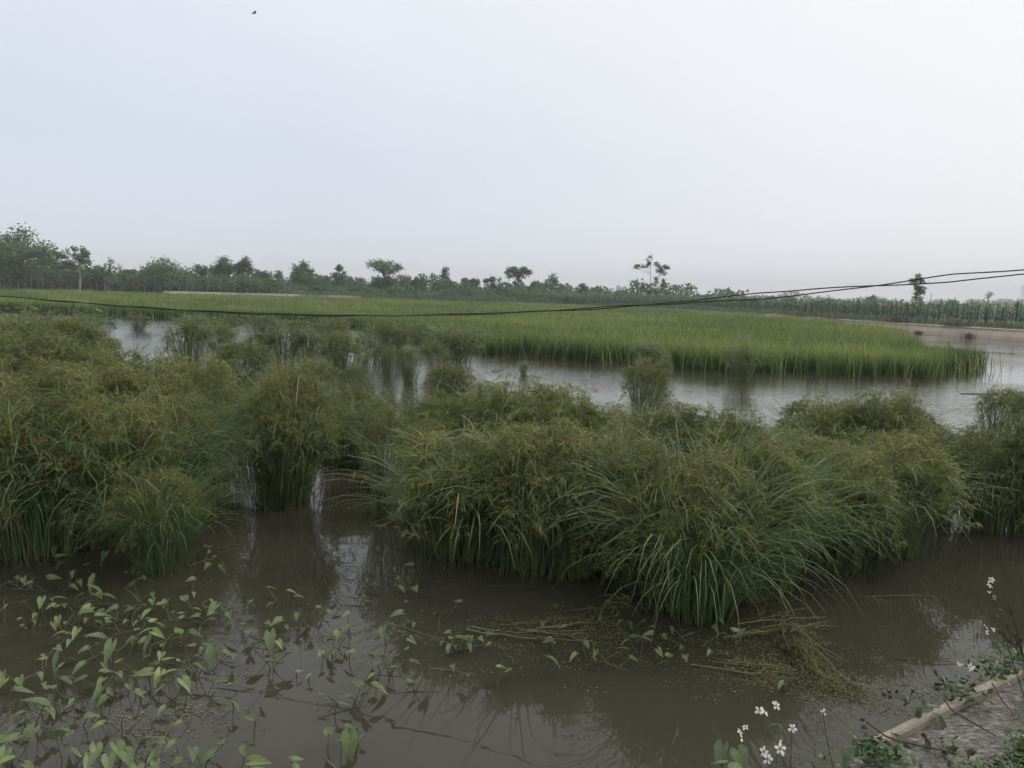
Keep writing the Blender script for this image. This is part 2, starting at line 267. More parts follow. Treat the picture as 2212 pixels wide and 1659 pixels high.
    ('water spinach with five leaves, second from left in the sixth row from the camera', [(-2.46, 4.27, 0.12, 0.11, 0), (-2.45, 4.34, 0.12, 0.11, 0), (-2.58, 4.24, 0.09, 0.08, 0), (-2.49, 4.17, 0.09, 0.08, 0), (-2.56, 4.16, 0.09, 0.08, 0)]),
    ('water spinach with three leaves, third from left in the sixth row from the camera', [(-2.21, 4.29, 0.05, 0.055, 0), (-2.31, 4.27, 0.05, 0.055, 0), (-2.37, 4.26, 0.05, 0.055, 0)]),
    ('water spinach with five leaves, fourth from left in the sixth row from the camera', [(-2.12, 4.27, 0.09, 0.08, 0), (-2.03, 4.22, 0.09, 0.08, 0), (-2.06, 4.11, 0.09, 0.08, 0), (-2.11, 4.22, 0.09, 0.08, 0), (-2.1, 4.32, 0.05, 0.055, 0)]),
    ('water spinach with five leaves, fifth from left in the sixth row from the camera', [(-1.55, 4.2, 0.12, 0.11, 0), (-1.41, 4.07, 0.12, 0.11, 0), (-1.48, 4.18, 0.12, 0.11, 0), (-1.64, 4.37, 0.09, 0.08, 0), (-1.38, 4.26, 0.09, 0.08, 0)]),
    ('water spinach with two leaves, sixth from left in the sixth row from the camera', [(-1.36, 4.2, 0.09, 0.08, 0), (-1.33, 4.11, 0.09, 0.08, 0)]),
    ('water spinach with two leaves, seventh from left in the sixth row from the camera', [(-1.12, 4.21, 0.09, 0.08, 0), (-1.27, 4.28, 0.05, 0.055, 0)]),
    ('water spinach with two leaves, eighth from left in the sixth row from the camera', [(-0.69, 4.17, 0.12, 0.11, 0), (-0.53, 4.1, 0.09, 0.08, 0)]),
    ('water spinach with five leaves, ninth from left in the sixth row from the camera', [(-0.1, 4.18, 0.09, 0.08, 0), (-0.08, 4.13, 0.05, 0.055, 0), (-0.02, 4.29, 0.05, 0.055, 0), (-0.19, 4.21, 0.05, 0.055, 0), (-0.27, 4.09, 0.05, 0.055, 0)]),
    ('water spinach with a single leaf, tenth from left in the sixth row from the camera', [(0.46, 4.28, 0.05, 0.055, 0)]),
    ('water spinach with five leaves, eleventh from left in the sixth row from the camera', [(1.08, 4.22, 0.12, 0.11, 0), (0.98, 4.34, 0.09, 0.08, 0), (0.91, 4.24, 0.09, 0.08, 0), (1.26, 4.28, 0.09, 0.08, 0), (1.14, 4.05, 0.09, 0.08, 0)]),
    ('water spinach with four leaves, twelfth from left in the sixth row from the camera', [(1.33, 4.28, 0.12, 0.11, 0), (1.39, 4.27, 0.12, 0.11, 0), (1.24, 4.38, 0.09, 0.08, 0), (1.39, 4.39, 0.05, 0.055, 0)]),
    ('water spinach with two leaves, first from left in the seventh row from the camera', [(-2.93, 4.3, 0.12, 0.11, 0), (-2.82, 4.26, 0.05, 0.055, 0)]),
    ('water spinach with five leaves, second from left in the seventh row from the camera', [(-2.27, 4.42, 0.09, 0.08, 0), (-2.18, 4.44, 0.09, 0.08, 0), (-2.22, 4.39, 0.09, 0.08, 0), (-2.12, 4.35, 0.09, 0.08, 0), (-2.17, 4.53, 0.09, 0.08, 0)]),
    ('water spinach with five leaves, third from left in the seventh row from the camera', [(-2.2, 4.4, 0.16, 0.145, 1), (-2.35, 4.28, 0.12, 0.11, 0), (-2.31, 4.29, 0.12, 0.11, 0), (-2.08, 4.31, 0.12, 0.11, 0), (-2.33, 4.41, 0.09, 0.08, 0)]),
    ('water spinach with a single leaf, fourth from left in the seventh row from the camera', [(-1.74, 4.34, 0.05, 0.055, 0)]),
    ('water spinach with five leaves, fifth from left in the seventh row from the camera', [(-1.74, 4.43, 0.12, 0.11, 0), (-1.88, 4.29, 0.09, 0.08, 0), (-1.8, 4.31, 0.09, 0.08, 0), (-1.58, 4.53, 0.09, 0.08, 0), (-1.73, 4.37, 0.09, 0.08, 0)]),
    ('water spinach with five leaves, sixth from left in the seventh row from the camera', [(-1.21, 4.4, 0.12, 0.11, 0), (-1.29, 4.24, 0.12, 0.11, 0), (-1.22, 4.34, 0.12, 0.11, 0), (-1.14, 4.48, 0.09, 0.08, 0), (-1.09, 4.51, 0.05, 0.055, 0)]),
    ('water spinach with a single leaf, seventh from left in the seventh row from the camera', [(-1.16, 4.44, 0.05, 0.055, 0)]),
    ('water spinach with two leaves, eighth from left in the seventh row from the camera', [(-0.94, 4.42, 0.09, 0.08, 0), (-0.9, 4.23, 0.09, 0.08, 0)]),
    ('water spinach with three leaves, ninth from left in the seventh row from the camera', [(-0.62, 4.39, 0.12, 0.11, 0), (-0.5, 4.32, 0.09, 0.08, 0), (-0.54, 4.36, 0.05, 0.055, 0)]),
    ('water spinach with two leaves, tenth from left in the seventh row from the camera', [(0.02, 4.44, 0.05, 0.055, 0), (-0.03, 4.49, 0.05, 0.055, 0)]),
    ('water spinach with four leaves, eleventh from left in the seventh row from the camera', [(0.23, 4.36, 0.09, 0.08, 0), (0.35, 4.31, 0.09, 0.08, 0), (0.19, 4.23, 0.05, 0.055, 0), (0.35, 4.51, 0.05, 0.055, 0)]),
    ('water spinach with five leaves, twelfth from left in the seventh row from the camera', [(0.74, 4.41, 0.09, 0.08, 0), (0.87, 4.34, 0.09, 0.08, 0), (0.59, 4.45, 0.09, 0.08, 0), (0.7, 4.42, 0.09, 0.08, 0), (0.85, 4.49, 0.05, 0.055, 0)]),
    ('water spinach with a single leaf, first from left in the eighth row from the camera', [(-3.05, 4.5, 0.09, 0.08, 0)]),
    ('water spinach with five leaves, second from left in the eighth row from the camera', [(-2.8, 4.45, 0.12, 0.11, 0), (-2.73, 4.46, 0.12, 0.11, 0), (-2.65, 4.33, 0.12, 0.11, 0), (-2.9, 4.44, 0.09, 0.08, 0), (-2.7, 4.41, 0.09, 0.08, 0)]),
    ('water spinach with a single leaf, third from left in the eighth row from the camera', [(-2.78, 4.5, 0.09, 0.08, 0)]),
    ('water spinach with three leaves, fourth from left in the eighth row from the camera', [(-2.53, 4.47, 0.09, 0.08, 0), (-2.69, 4.49, 0.05, 0.055, 0), (-2.45, 4.3, 0.05, 0.055, 0)]),
    ('water spinach with three leaves, fifth from left in the eighth row from the camera', [(-2.08, 4.52, 0.09, 0.08, 0), (-1.95, 4.4, 0.05, 0.055, 0), (-1.99, 4.42, 0.05, 0.055, 0)]),
    ('water spinach with five leaves, sixth from left in the eighth row from the camera', [(-1.95, 4.49, 0.12, 0.11, 0), (-2.1, 4.46, 0.09, 0.08, 0), (-1.8, 4.43, 0.09, 0.08, 0), (-1.8, 4.43, 0.09, 0.08, 0), (-1.86, 4.41, 0.09, 0.08, 0)]),
    ('water spinach with a single leaf, seventh from left in the eighth row from the camera', [(-1.85, 4.62, 0.05, 0.055, 0)]),
    ('water spinach with three leaves, eighth from left in the eighth row from the camera', [(-1.56, 4.55, 0.09, 0.08, 0), (-1.67, 4.41, 0.09, 0.08, 0), (-1.7, 4.58, 0.05, 0.055, 0)]),
    ('water spinach with two leaves, ninth from left in the eighth row from the camera', [(-0.29, 4.57, 0.12, 0.11, 0), (-0.42, 4.45, 0.09, 0.08, 0)]),
    ('water spinach with a single leaf, tenth from left in the eighth row from the camera', [(0.53, 4.61, 0.09, 0.08, 0)]),
    ('water spinach with two leaves, eleventh from left in the eighth row from the camera', [(1.12, 4.61, 0.09, 0.08, 0), (1.25, 4.54, 0.05, 0.055, 0)]),
    ('water spinach with two leaves, twelfth from left in the eighth row from the camera', [(1.3, 4.5, 0.09, 0.08, 0), (1.31, 4.5, 0.05, 0.055, 0)]),
    ('water spinach with four leaves, first from left in the ninth row from the camera', [(-3.18, 4.73, 0.09, 0.08, 0), (-3.08, 4.81, 0.09, 0.08, 0), (-3.05, 4.75, 0.09, 0.08, 0), (-3.07, 4.76, 0.05, 0.055, 0)]),
    ('water spinach with five leaves, second from left in the ninth row from the camera', [(-2.95, 4.78, 0.12, 0.11, 0), (-3.14, 4.81, 0.09, 0.08, 0), (-2.89, 4.95, 0.09, 0.08, 0), (-2.77, 4.71, 0.09, 0.08, 0), (-2.77, 4.79, 0.09, 0.08, 0)]),
    ('water spinach with five leaves, third from left in the ninth row from the camera', [(-2.57, 4.62, 0.16, 0.145, 1), (-2.47, 4.5, 0.16, 0.145, 1), (-2.46, 4.53, 0.12, 0.11, 0), (-2.52, 4.54, 0.12, 0.11, 0), (-2.63, 4.58, 0.09, 0.08, 0)]),
    ('water spinach with three leaves, fourth from left in the ninth row from the camera', [(-2.34, 4.64, 0.16, 0.145, 1), (-2.4, 4.72, 0.09, 0.08, 0), (-2.25, 4.7, 0.05, 0.055, 0)]),
    ('water spinach with two leaves, fifth from left in the ninth row from the camera', [(-2.06, 4.88, 0.09, 0.08, 0), (-2.0, 4.72, 0.05, 0.055, 0)]),
    ('water spinach with four leaves, sixth from left in the ninth row from the camera', [(-1.39, 4.72, 0.09, 0.08, 0), (-1.32, 4.64, 0.09, 0.08, 0), (-1.53, 4.77, 0.09, 0.08, 0), (-1.46, 4.59, 0.05, 0.055, 0)]),
    ('water spinach with a single leaf, seventh from left in the ninth row from the camera', [(-1.11, 4.72, 0.05, 0.055, 0)]),
    ('water spinach with three leaves, eighth from left in the ninth row from the camera', [(-0.9, 4.67, 0.09, 0.08, 0), (-1.08, 4.64, 0.09, 0.08, 0), (-0.88, 4.67, 0.05, 0.055, 0)]),
    ('water spinach with a single leaf, ninth from left in the ninth row from the camera', [(-0.63, 4.67, 0.05, 0.055, 0)]),
    ('water spinach with a single leaf, tenth from left in the ninth row from the camera', [(-0.48, 4.82, 0.09, 0.08, 0)]),
    ('water spinach with a single leaf, eleventh from left in the ninth row from the camera', [(0.32, 4.69, 0.05, 0.055, 0)]),
    ('water spinach with a single leaf, twelfth from left in the ninth row from the camera', [(0.87, 4.69, 0.05, 0.055, 0)]),
    ('water spinach with two leaves, first from left in the tenth row from the camera', [(-3.61, 5.35, 0.05, 0.055, 0), (-3.51, 5.3, 0.05, 0.055, 0)]),
    ('water spinach with two leaves, second from left in the tenth row from the camera', [(-3.29, 5.0, 0.09, 0.08, 0), (-3.2, 4.83, 0.09, 0.08, 0)]),
    ('water spinach with three leaves, third from left in the tenth row from the camera', [(-3.11, 5.15, 0.12, 0.11, 0), (-3.27, 5.19, 0.09, 0.08, 0), (-3.1, 5.17, 0.05, 0.055, 0)]),
    ('water spinach with a single leaf, fourth from left in the tenth row from the camera', [(-2.88, 5.07, 0.09, 0.08, 0)]),
    ('water spinach with a single leaf, fifth from left in the tenth row from the camera', [(-2.85, 5.27, 0.12, 0.11, 0)]),
    ('water spinach with two leaves, sixth from left in the tenth row from the camera', [(-2.26, 5.01, 0.05, 0.055, 0), (-2.44, 4.97, 0.05, 0.055, 0)]),
    ('water spinach with four leaves, seventh from left in the tenth row from the camera', [(-2.09, 5.3, 0.09, 0.08, 0), (-2.17, 5.43, 0.09, 0.08, 0), (-2.26, 5.36, 0.09, 0.08, 0), (-2.28, 5.27, 0.05, 0.055, 0)]),
    ('water spinach with two leaves, eighth from left in the tenth row from the camera', [(-1.96, 5.1, 0.12, 0.11, 0), (-2.07, 5.16, 0.09, 0.08, 0)]),
    ('water spinach with four leaves, ninth from left in the tenth row from the camera', [(-0.73, 4.98, 0.09, 0.08, 0), (-0.61, 5.05, 0.09, 0.08, 0), (-0.7, 4.84, 0.09, 0.08, 0), (-0.6, 4.85, 0.09, 0.08, 0)]),
    ('water spinach with two leaves, tenth from left in the tenth row from the camera', [(-0.67, 5.26, 0.09, 0.08, 0), (-0.82, 5.18, 0.09, 0.08, 0)]),
    ('water spinach with a single leaf, eleventh from left in the tenth row from the camera', [(0.81, 4.88, 0.05, 0.055, 0)]),
    ('water spinach with a single leaf, twelfth from left in the tenth row from the camera', [(1.41, 4.91, 0.05, 0.055, 0)]),
    ('water spinach with two leaves, first from left in the eleventh row from the camera', [(-3.48, 5.7, 0.12, 0.11, 0), (-3.6, 5.59, 0.05, 0.055, 0)]),
    ('water spinach with a single leaf, second from left in the eleventh row from the camera', [(-3.26, 5.36, 0.12, 0.11, 0)]),
    ('water spinach with a single leaf, third from left in the eleventh row from the camera', [(-3.26, 5.81, 0.09, 0.08, 0)]),
    ('water spinach with a single leaf, fourth from left in the eleventh row from the camera', [(-2.72, 5.83, 0.05, 0.055, 0)]),
    ('water spinach with a single leaf, fifth from left in the eleventh row from the camera', [(-2.6, 5.58, 0.12, 0.11, 0)]),
    ('water spinach with two leaves, sixth from left in the eleventh row from the camera', [(-2.2, 5.51, 0.09, 0.08, 0), (-2.27, 5.61, 0.05, 0.055, 0)]),
]
TREES = [  # x, y, height, crown radius, habit, label
    (-66.4, 104, 7.7, 3.9, 'broad', 'big dense dark tree with a rounded crown at the left edge'),
    (-63.5, 108, 5.4, 1.6, 'open', 'open crowned tree right of the big dense tree'),
    (-56.2, 100, 5.6, 1.8, 'pale', 'sparse tree with a tall pale trunk on the left bank'),
    (-56.3, 104, 3.8, 1.3, 'bush', 'dark bushy tree right of the pale trunked one'),
    (-57.5, 110, 4.5, 0.8, 'spindly', 'spindly small tree with tufted leaves left of the bare branches'),
    (-63.6, 125, 4.8, 1.2, 'bare', 'pale leafless tree right of the spindly one'),
    (-56.9, 115, 3.4, 1.0, 'bush', 'low bushy tree between the bare tree and the round bright one'),
    (-49.2, 108, 4.6, 2.6, 'round', 'round bright green tree with leaf clusters on the left bank'),
    (-45.2, 112, 4.0, 1.2, 'flat', 'low flat topped tree left of the twin crowned one'),
    (-43.5, 116, 5.7, 2.0, 'round', 'twin crowned tree on the left bank, its taller left one'),
    (-41.3, 118, 5.2, 1.6, 'round', 'right hand, lower neighbour of the tall twin crowned tree'),
    (-43.9, 135, 4.2, 1.8, 'bush', 'hazy bushy tree right of the twin crowns'),
    (-42.5, 140, 4.0, 1.0, 'column', 'small cone shaped tree beside the low shed'),
    (-32.3, 118, 5.1, 1.8, 'round', 'dark upright tree with two peaks right of the low shed'),
    (-41.8, 170, 4.0, 2.0, 'bush', 'pale hazy tree between two dark upright trees'),
    (-26.6, 118, 4.8, 1.3, 'tufted', 'narrow tree of separate leaf tufts left of the big flat topped one'),
    (-34.9, 175, 3.9, 2.1, 'bush', 'pale hazy tree left of the big flat topped one'),
    (-20.3, 120, 5.6, 2.6, 'umbrella', 'big flat topped tree with open layered crown at centre left'),
    (-20.3, 119, 3.8, 1.9, 'bush', 'dense bush under the big flat topped tree'),
    (-21.7, 150, 4.3, 2.0, 'bush', 'dark hazy tree right of the big flat topped one'),
    (-15.2, 122, 3.3, 1.2, 'round', 'small round dark tree left of the column shaped one'),
    (-11.0, 122, 5.2, 1.0, 'column', 'column shaped tree standing above the hedge'),
    (-11.1, 121, 3.1, 1.8, 'bush', 'bush round the foot of the column shaped tree'),
    (-7.0, 122, 3.7, 1.6, 'round', 'rounded dark bush right of the column shaped tree'),
    (-3.8, 135, 4.1, 1.6, 'open', 'hazy open tree left of the umbrella shaped one'),
    (0.5, 124, 5.4, 1.9, 'umbrella', 'thin stemmed umbrella shaped tree near picture centre'),
    (3.3, 126, 3.3, 1.4, 'bush', 'dark bush right of the umbrella shaped tree'),
    (6.1, 122, 4.4, 1.0, 'spindly', 'sparse sapling with bare forked top over the corn'),
    (9.9, 160, 3.5, 1.2, 'bush', 'pale small tree right of the sparse sapling'),
    (10.5, 124, 3.6, 1.0, 'tufted', 'small tufted tree over the corn left of the tall forked one'),
    (19.6, 112, 7.1, 2.4, 'forked', 'tall forked sparse tree rising high above the corn'),
    (37.2, 72, 4.1, 0.9, 'lean', 'slender leafy tree crossed by the two cables'),
    (91.6, 150, 4.0, 0.7, 'spindly', 'small dark sapling above the corn at the right'),
    (56.4, 160, 2.4, 1.3, 'bush', 'dark bush above the corn left of the tiled house'),
    (53.0, 160, 2.3, 0.9, 'bush', 'small bush above the corn, left of a larger bush'),
    (107.5, 190, 2.8, 1.8, 'bush', 'rounded far tree between two hip roofed houses'),
    (84.8, 185, 3.4, 1.4, 'round', 'far tree beside the palm above the corn'),
]
PALMS = [
    (-47.7, 112, 4.1, 'dark palm with upright fronds left of the flat topped tree'),
    (9.7, 128, 2.8, 'small palm over the corn left of the tufted tree'),
    (18.5, 150, 2.8, 'small palm over the corn left of the grey building'),
    (20.0, 140, 2.4, 'small palm right of the grey building'),
    (23.2, 118, 2.5, 'small palm right of the banana plants'),
    (84.0, 180, 3.1, 'palm with a starry crown above the corn at right'),
    (84.6, 190, 2.9, 'short palm left of the starry crowned one'),
]
HOUSES = [('shed', -88.2, 300, 3.8, 3.6), ('block', 108.7, 800, 10.1, 8.7), ('tank', 174.8, 650, 9.0, 7.8), ('tiled', 237.2, 600, 4.9, 7.9), ('hip', 355.3, 650, 6.1, 11.0), ('tiled2', 385.5, 650, 7.0, 9.4), ('hip2', 354.1, 560, 7.2, 16.2)]
PYLONS = [(27.0, 700, 13.7), (122.5, 750, 15.9), (202.9, 900, 14.5), (392.3, 600, 18.6)]
POLES = [(-81.6, 260, 6.4), (144.1, 400, 7.1), (214.8, 400, 7.3)]
CORN_FRONT = [(38.3, 53.6), (36.6, 55.5), (33.9, 60.2), (31.4, 66.4), (29.4, 83.4), (23.8, 102.2), (12.2, 107.9), (2.6, 111.2)]
RIM = [(1.61, 3.15), (2.75, 3.88)]
CABLE = [(-5.06, 7.6, 1.82), (-3.97, 7.27, 1.78), (-2.97, 6.97, 1.76), (-2.05, 6.68, 1.75), (-1.44, 6.5, 1.76), (-0.79, 6.3, 1.79), (-0.02, 6.06, 1.85), (0.99, 5.76, 1.94), (1.92, 5.47, 2.04), (2.62, 5.26, 2.14), (3.3, 5.05, 2.23)]
FLOWERS = [(0.814, 2.3, 0.708, 1), (0.822, 2.28, 0.712, 0.8), (0.883, 2.35, 0.699, 1), (0.882, 2.2, 0.71, 0.9), (0.81, 2.1, 0.705, 1.25), (0.764, 2.1, 0.695, 1.05), (0.769, 2.08, 0.684, 1.05), (0.755, 2.25, 0.68, 0.7), (0.737, 2.24, 0.67, 0.7), (0.731, 2.2, 0.673, 0.8), (1.038, 2.35, 0.68, 0.7), (0.814, 2.12, 0.709, 0.7)]
FLOWERS_B = [(2.154, 3.3, 0.792, 1), (2.15, 3.3, 0.766, 1), (2.151, 3.3, 0.736, 0.6)]
FLOWERS_C = [(2.219, 3.4, 0.531, 0.8), (2.252, 3.4, 0.519, 0.8), (2.228, 3.4, 0.505, 0.8), (2.053, 3.3, 0.395, 0.8), (2.042, 3.2, 0.434, 1), (2.035, 3.2, 0.421, 0.8)]
SEEDS = [(2.219, 3.25, 0.676), (2.228, 3.25, 0.661), (2.214, 3.25, 0.603), (2.23, 3.25, 0.527), (2.256, 3.25, 0.553), (2.276, 3.25, 0.541), (2.185, 3.25, 0.572), (2.202, 3.25, 0.56), (2.264, 3.25, 0.519)]
SEEDS_B = [(1.64, 3.1, 0.357), (1.621, 3.1, 0.348), (1.671, 3.1, 0.362), (1.716, 3.1, 0.305), (1.74, 3.1, 0.364), (1.648, 3.1, 0.336), (1.538, 3.1, 0.23)]
BIG_LEAVES = [(0.675, 2.2, 0.646), (0.706, 2.15, 0.663), (0.645, 2.1, 0.652), (0.642, 2.0, 0.693)]
COVER_EDGE = [(2.61, 3.62), (2.23, 3.26), (2.03, 3.09), (1.81, 2.99), (1.66, 2.9), (1.4, 2.64)]
TWIGS = [[(2.07, 3.42, 0.17), (2.04, 3.31, 0.17), (2.08, 3.21, 0.17), (2.12, 3.11, 0.17)], [(1.6, 3.19, 0.17), (1.64, 3.06, 0.17), (1.77, 3.01, 0.17), (1.87, 2.97, 0.17)], [(2.39, 3.57, 0.17), (2.34, 3.42, 0.17), (2.31, 3.28, 0.17)]]
FALLEN = [(1.71, 4.54), (1.68, 4.14), (1.65, 3.88), (1.82, 3.74), (1.87, 3.61)]
SCUM = [(-0.12, 4.48, 0.5, 260), (0.16, 4.34, 0.45, 340), (0.45, 4.55, 0.4, 220), (0.68, 4.5, 0.4, 220), (-0.24, 4.22, 0.3, 160), (0.98, 4.3, 0.35, 260), (1.13, 4.16, 0.35, 300), (1.29, 4.06, 0.35, 360), (1.53, 4.24, 0.35, 360), (1.57, 3.92, 0.4, 420), (1.71, 3.78, 0.35, 300), (1.89, 3.75, 0.3, 160), (2.08, 3.81, 0.3, 120), (0.41, 3.76, 0.35, 110), (0.1, 3.94, 0.4, 160), (-1.66, 3.76, 0.35, 100), (-1.65, 3.42, 0.3, 100), (-1.2, 3.58, 0.3, 70), (-2.03, 3.21, 0.35, 140), (-1.56, 3.09, 0.3, 120), (-1.23, 3.41, 0.2, 60), (-0.62, 4.29, 0.3, 80), (1.75, 5.01, 0.3, 140), (2.17, 5.04, 0.25, 100)]
LOTUS = [(-30.5, 46.7), (-29.7, 46.5), (-30.5, 48.3), (-28.7, 46.5), (-29.5, 48.4), (-27.8, 46.4), (-28.5, 48.3), (-26.8, 46.5), (-27.0, 47.6), (-25.0, 45.1), (-26.1, 47.5), (-24.2, 45.0), (-24.7, 46.8), (-23.2, 45.0), (-26.1, 44.9), (-24.4, 48.4), (-22.0, 44.3), (-22.4, 46.0), (-27.6, 44.2), (-23.6, 43.5)]
BIRD = (-11.313, 34.0, 13.372)

# ------------------------------------------------------------------ helpers
rng = np.random.default_rng(7)
random.seed(7)


def ordinal(n):
    ones = ['', 'first', 'second', 'third', 'fourth', 'fifth', 'sixth', 'seventh', 'eighth', 'ninth', 'tenth', 'eleventh', 'twelfth', 'thirteenth',
            'fourteenth', 'fifteenth', 'sixteenth', 'seventeenth', 'eighteenth', 'nineteenth']
    tens = {2: ('twentieth', 'twenty'), 3: ('thirtieth', 'thirty'), 4: ('fortieth', 'forty'), 5: ('fiftieth', 'fifty'), 6: ('sixtieth', 'sixty')}
    if n < 20:
        return ones[n]
    a, b = tens[n // 10]
    return a if n % 10 == 0 else b + '-' + ones[n % 10]


def tag(o, label=None, cat=None, group=None, kind=None):
    if label: o['label'] = label
    if cat: o['category'] = cat
    if group: o['group'] = group
    if kind: o['kind'] = kind
    return o


def empty(name, loc=(0, 0, 0), rz=0.0):
    o = bpy.data.objects.new(name, None)
    o.empty_display_size = 0.1
    o.location = loc
    o.rotation_euler = (0, 0, rz)
    col.objects.link(o)
    return o


def link(name, me, parent=None, loc=(0, 0, 0), rot=(0, 0, 0), scale=(1, 1, 1)):
    o = bpy.data.objects.new(name, me)
    o.location = loc
    o.rotation_euler = rot
    o.scale = scale
    o.parent = parent
    col.objects.link(o)
    return o


def norm(a):
    return a / np.maximum(np.linalg.norm(a, axis=-1, keepdims=True), 1e-9)


class Geo:
    """collects vertices, quads and triangles with a per-vertex colour value"""
    def __init__(s):
        s.V, s.Q, s.T, s.A, s.n = [], [], [], [], 0

    def add(s, V, Q=None, T=None, var=0.5):
        V = np.asarray(V, float).reshape(-1, 3)
        if Q is not None and len(Q): s.Q.append(np.asarray(Q, np.int64).reshape(-1, 4) + s.n)
        if T is not None and len(T): s.T.append(np.asarray(T, np.int64).reshape(-1, 3) + s.n)
        a = np.empty(len(V)); a[:] = var
        s.V.append(V); s.A.append(a); s.n += len(V)

    def ribbon(s, P, side, hw, var):
        """P (N,K,3) centre lines, side (N,3) or (N,K,3), hw (N,K) half widths, var (N,)"""
        N, K, _ = P.shape
        if side.ndim == 2: side = side[:, None, :]
        V = np.stack([P - side * hw[..., None], P + side * hw[..., None]], 2)
        b = (np.arange(N)[:, None] * K + np.arange(K - 1)[None]) * 2
        Q = np.stack([b, b + 1, b + 3, b + 2], -1)
        s.add(V, Q, var=np.repeat(np.broadcast_to(var, (N,)), K * 2) if np.ndim(var) < 2 else np.repeat(np.asarray(var).ravel(), 2))

    def fold(s, P, side, up, hw, depth, var):
        """ribbon with a channelled mid rib"""
        N, K, _ = P.shape
        if side.ndim == 2: side = side[:, None, :]
        if up.ndim == 2: up = up[:, None, :]
        V = np.stack([P - side * hw[..., None] + up * (hw * depth)[..., None], P, P + side * hw[..., None] + up * (hw * depth)[..., None]], 2)
        b = (np.arange(N)[:, None] * K + np.arange(K - 1)[None]) * 3
        Q = np.concatenate([np.stack([b, b + 1, b + 4, b + 3], -1), np.stack([b + 1, b + 2, b + 5, b + 4], -1)])
        s.add(V, Q, var=np.repeat(np.broadcast_to(var, (N,)), K * 3))

    def tube(s, P, r, sides, var, cap=False):
        P = np.asarray(P, float); r = np.broadcast_to(np.asarray(r, float), P.shape[:2])
        N, K, _ = P.shape
        t = norm(P[:, -1] - P[:, 0])
        ref = np.where(np.abs(t[:, 2:3]) < 0.9, np.array([[0, 0, 1.0]]), np.array([[1.0, 0, 0]]))
        a = norm(np.cross(t, ref)); b = np.cross(t, a)
        th = np.arange(sides) * 2 * math.pi / sides
        off = a[:, None, None, :] * np.cos(th)[None, None, :, None] + b[:, None, None, :] * np.sin(th)[None, None, :, None]
        V = P[:, :, None, :] + off * r[:, :, None, None]
        i = np.arange(N)[:, None, None] * K * sides + np.arange(K - 1)[None, :, None] * sides
        j = np.arange(sides)[None, None, :]
        j2 = (j + 1) % sides
        Q = np.stack([i + j, i + j2, i + sides + j2, i + sides + j], -1)
        s.add(V, Q, var=np.repeat(np.broadcast_to(var, (N,)), K * sides))
        if cap:
            for q in range(N):
                o = s.n - N * K * sides + q * K * sides
                ids = np.arange(sides) + o + (K - 1) * sides - s.n
                T = [[ids[0], ids[k], ids[k + 1]] for k in range(1, sides - 1)]
                s.T.append(np.array(T) + s.n)
                ids = np.arange(sides) + o
                s.T.append(np.array([[ids[0], ids[k + 1], ids[k]] for k in range(1, sides - 1)]))

    def box(s, lo, hi, var=0.5):
        x0, y0, z0 = lo; x1, y1, z1 = hi
        V = [(x0, y0, z0), (x1, y0, z0), (x1, y1, z0), (x0, y1, z0), (x0, y0, z1), (x1, y0, z1), (x1, y1, z1), (x0, y1, z1)]
        s.add(V, [(0, 3, 2, 1), (4, 5, 6, 7), (0, 1, 5, 4), (1, 2, 6, 5), (2, 3, 7, 6), (3, 0, 4, 7)], var=var)

    def leaves(s, C, size, var, rg, flat=0.5, elong=1.6):
        """leaf-sized lozenges, slightly folded, at centres C"""
        N = len(C)
        nrm = rg.normal(size=(N, 3)); nrm[:, 2] = np.abs(nrm[:, 2]) + flat; nrm = norm(nrm)
        u = norm(np.cross(nrm, rg.normal(size=(N, 3)))); v = np.cross(nrm, u)
        size = np.broadcast_to(size, (N,))[:, None]
        V = np.stack([C - u * size * elong / 2, C - v * size / 2 - nrm * size * .12, C + u * size * elong / 2, C + v * size / 2 - nrm * size * .12], 1)
        Q = np.arange(N * 4).reshape(N, 4)
        s.add(V, Q, var=np.repeat(np.broadcast_to(var, (N,)), 4))

    def mesh(s, name, mat, smooth=False):
        me = bpy.data.meshes.new(name)
        V = np.concatenate(s.V)
        Q = np.concatenate(s.Q) if s.Q else np.zeros((0, 4), np.int64)
        T = np.concatenate(s.T) if s.T else np.zeros((0, 3), np.int64)
        me.vertices.add(len(V)); me.vertices.foreach_set('co', V.astype(np.float32).ravel())
        li = np.concatenate([Q.ravel(), T.ravel()]).astype(np.int32)
        me.loops.add(len(li)); me.loops.foreach_set('vertex_index', li)
        me.polygons.add(len(Q) + len(T))
        ls = np.concatenate([np.arange(len(Q)) * 4, len(Q) * 4 + np.arange(len(T)) * 3]).astype(np.int32)
        me.polygons.foreach_set('loop_start', ls)
        if smooth: me.polygons.foreach_set('use_smooth', np.ones(len(ls), bool))
        else: me.polygons.foreach_set('use_smooth', np.zeros(len(ls), bool))
        me.update(calc_edges=True)
        at = me.attributes.new('var', 'FLOAT', 'POINT')
        at.data.foreach_set('value', np.concatenate(s.A).astype(np.float32))
        me.materials.append(mat)
        return me

    def build(s, name, mat, parent=None, smooth=False, **k):
        return link(name, s.mesh(name, mat, smooth), parent, **k)


# ------------------------------------------------------------------ materials
def new_mat(name):
    m = bpy.data.materials.new(name)
    m.use_nodes = True
    m.node_tree.nodes.clear()
    return m, m.node_tree, m.node_tree.nodes.new, m.node_tree.links.new


def ramp_node(nt, stops):
    r = nt.nodes.new('ShaderNodeValToRGB')
    el = r.color_ramp.elements
    el[0].position, el[0].color = stops[0][0], (*stops[0][1], 1)
    el[1].position, el[1].color = stops[-1][0], (*stops[-1][1], 1)
    for p, c in stops[1:-1]:
        e = el.new(p); e.color = (*c, 1)
    return r


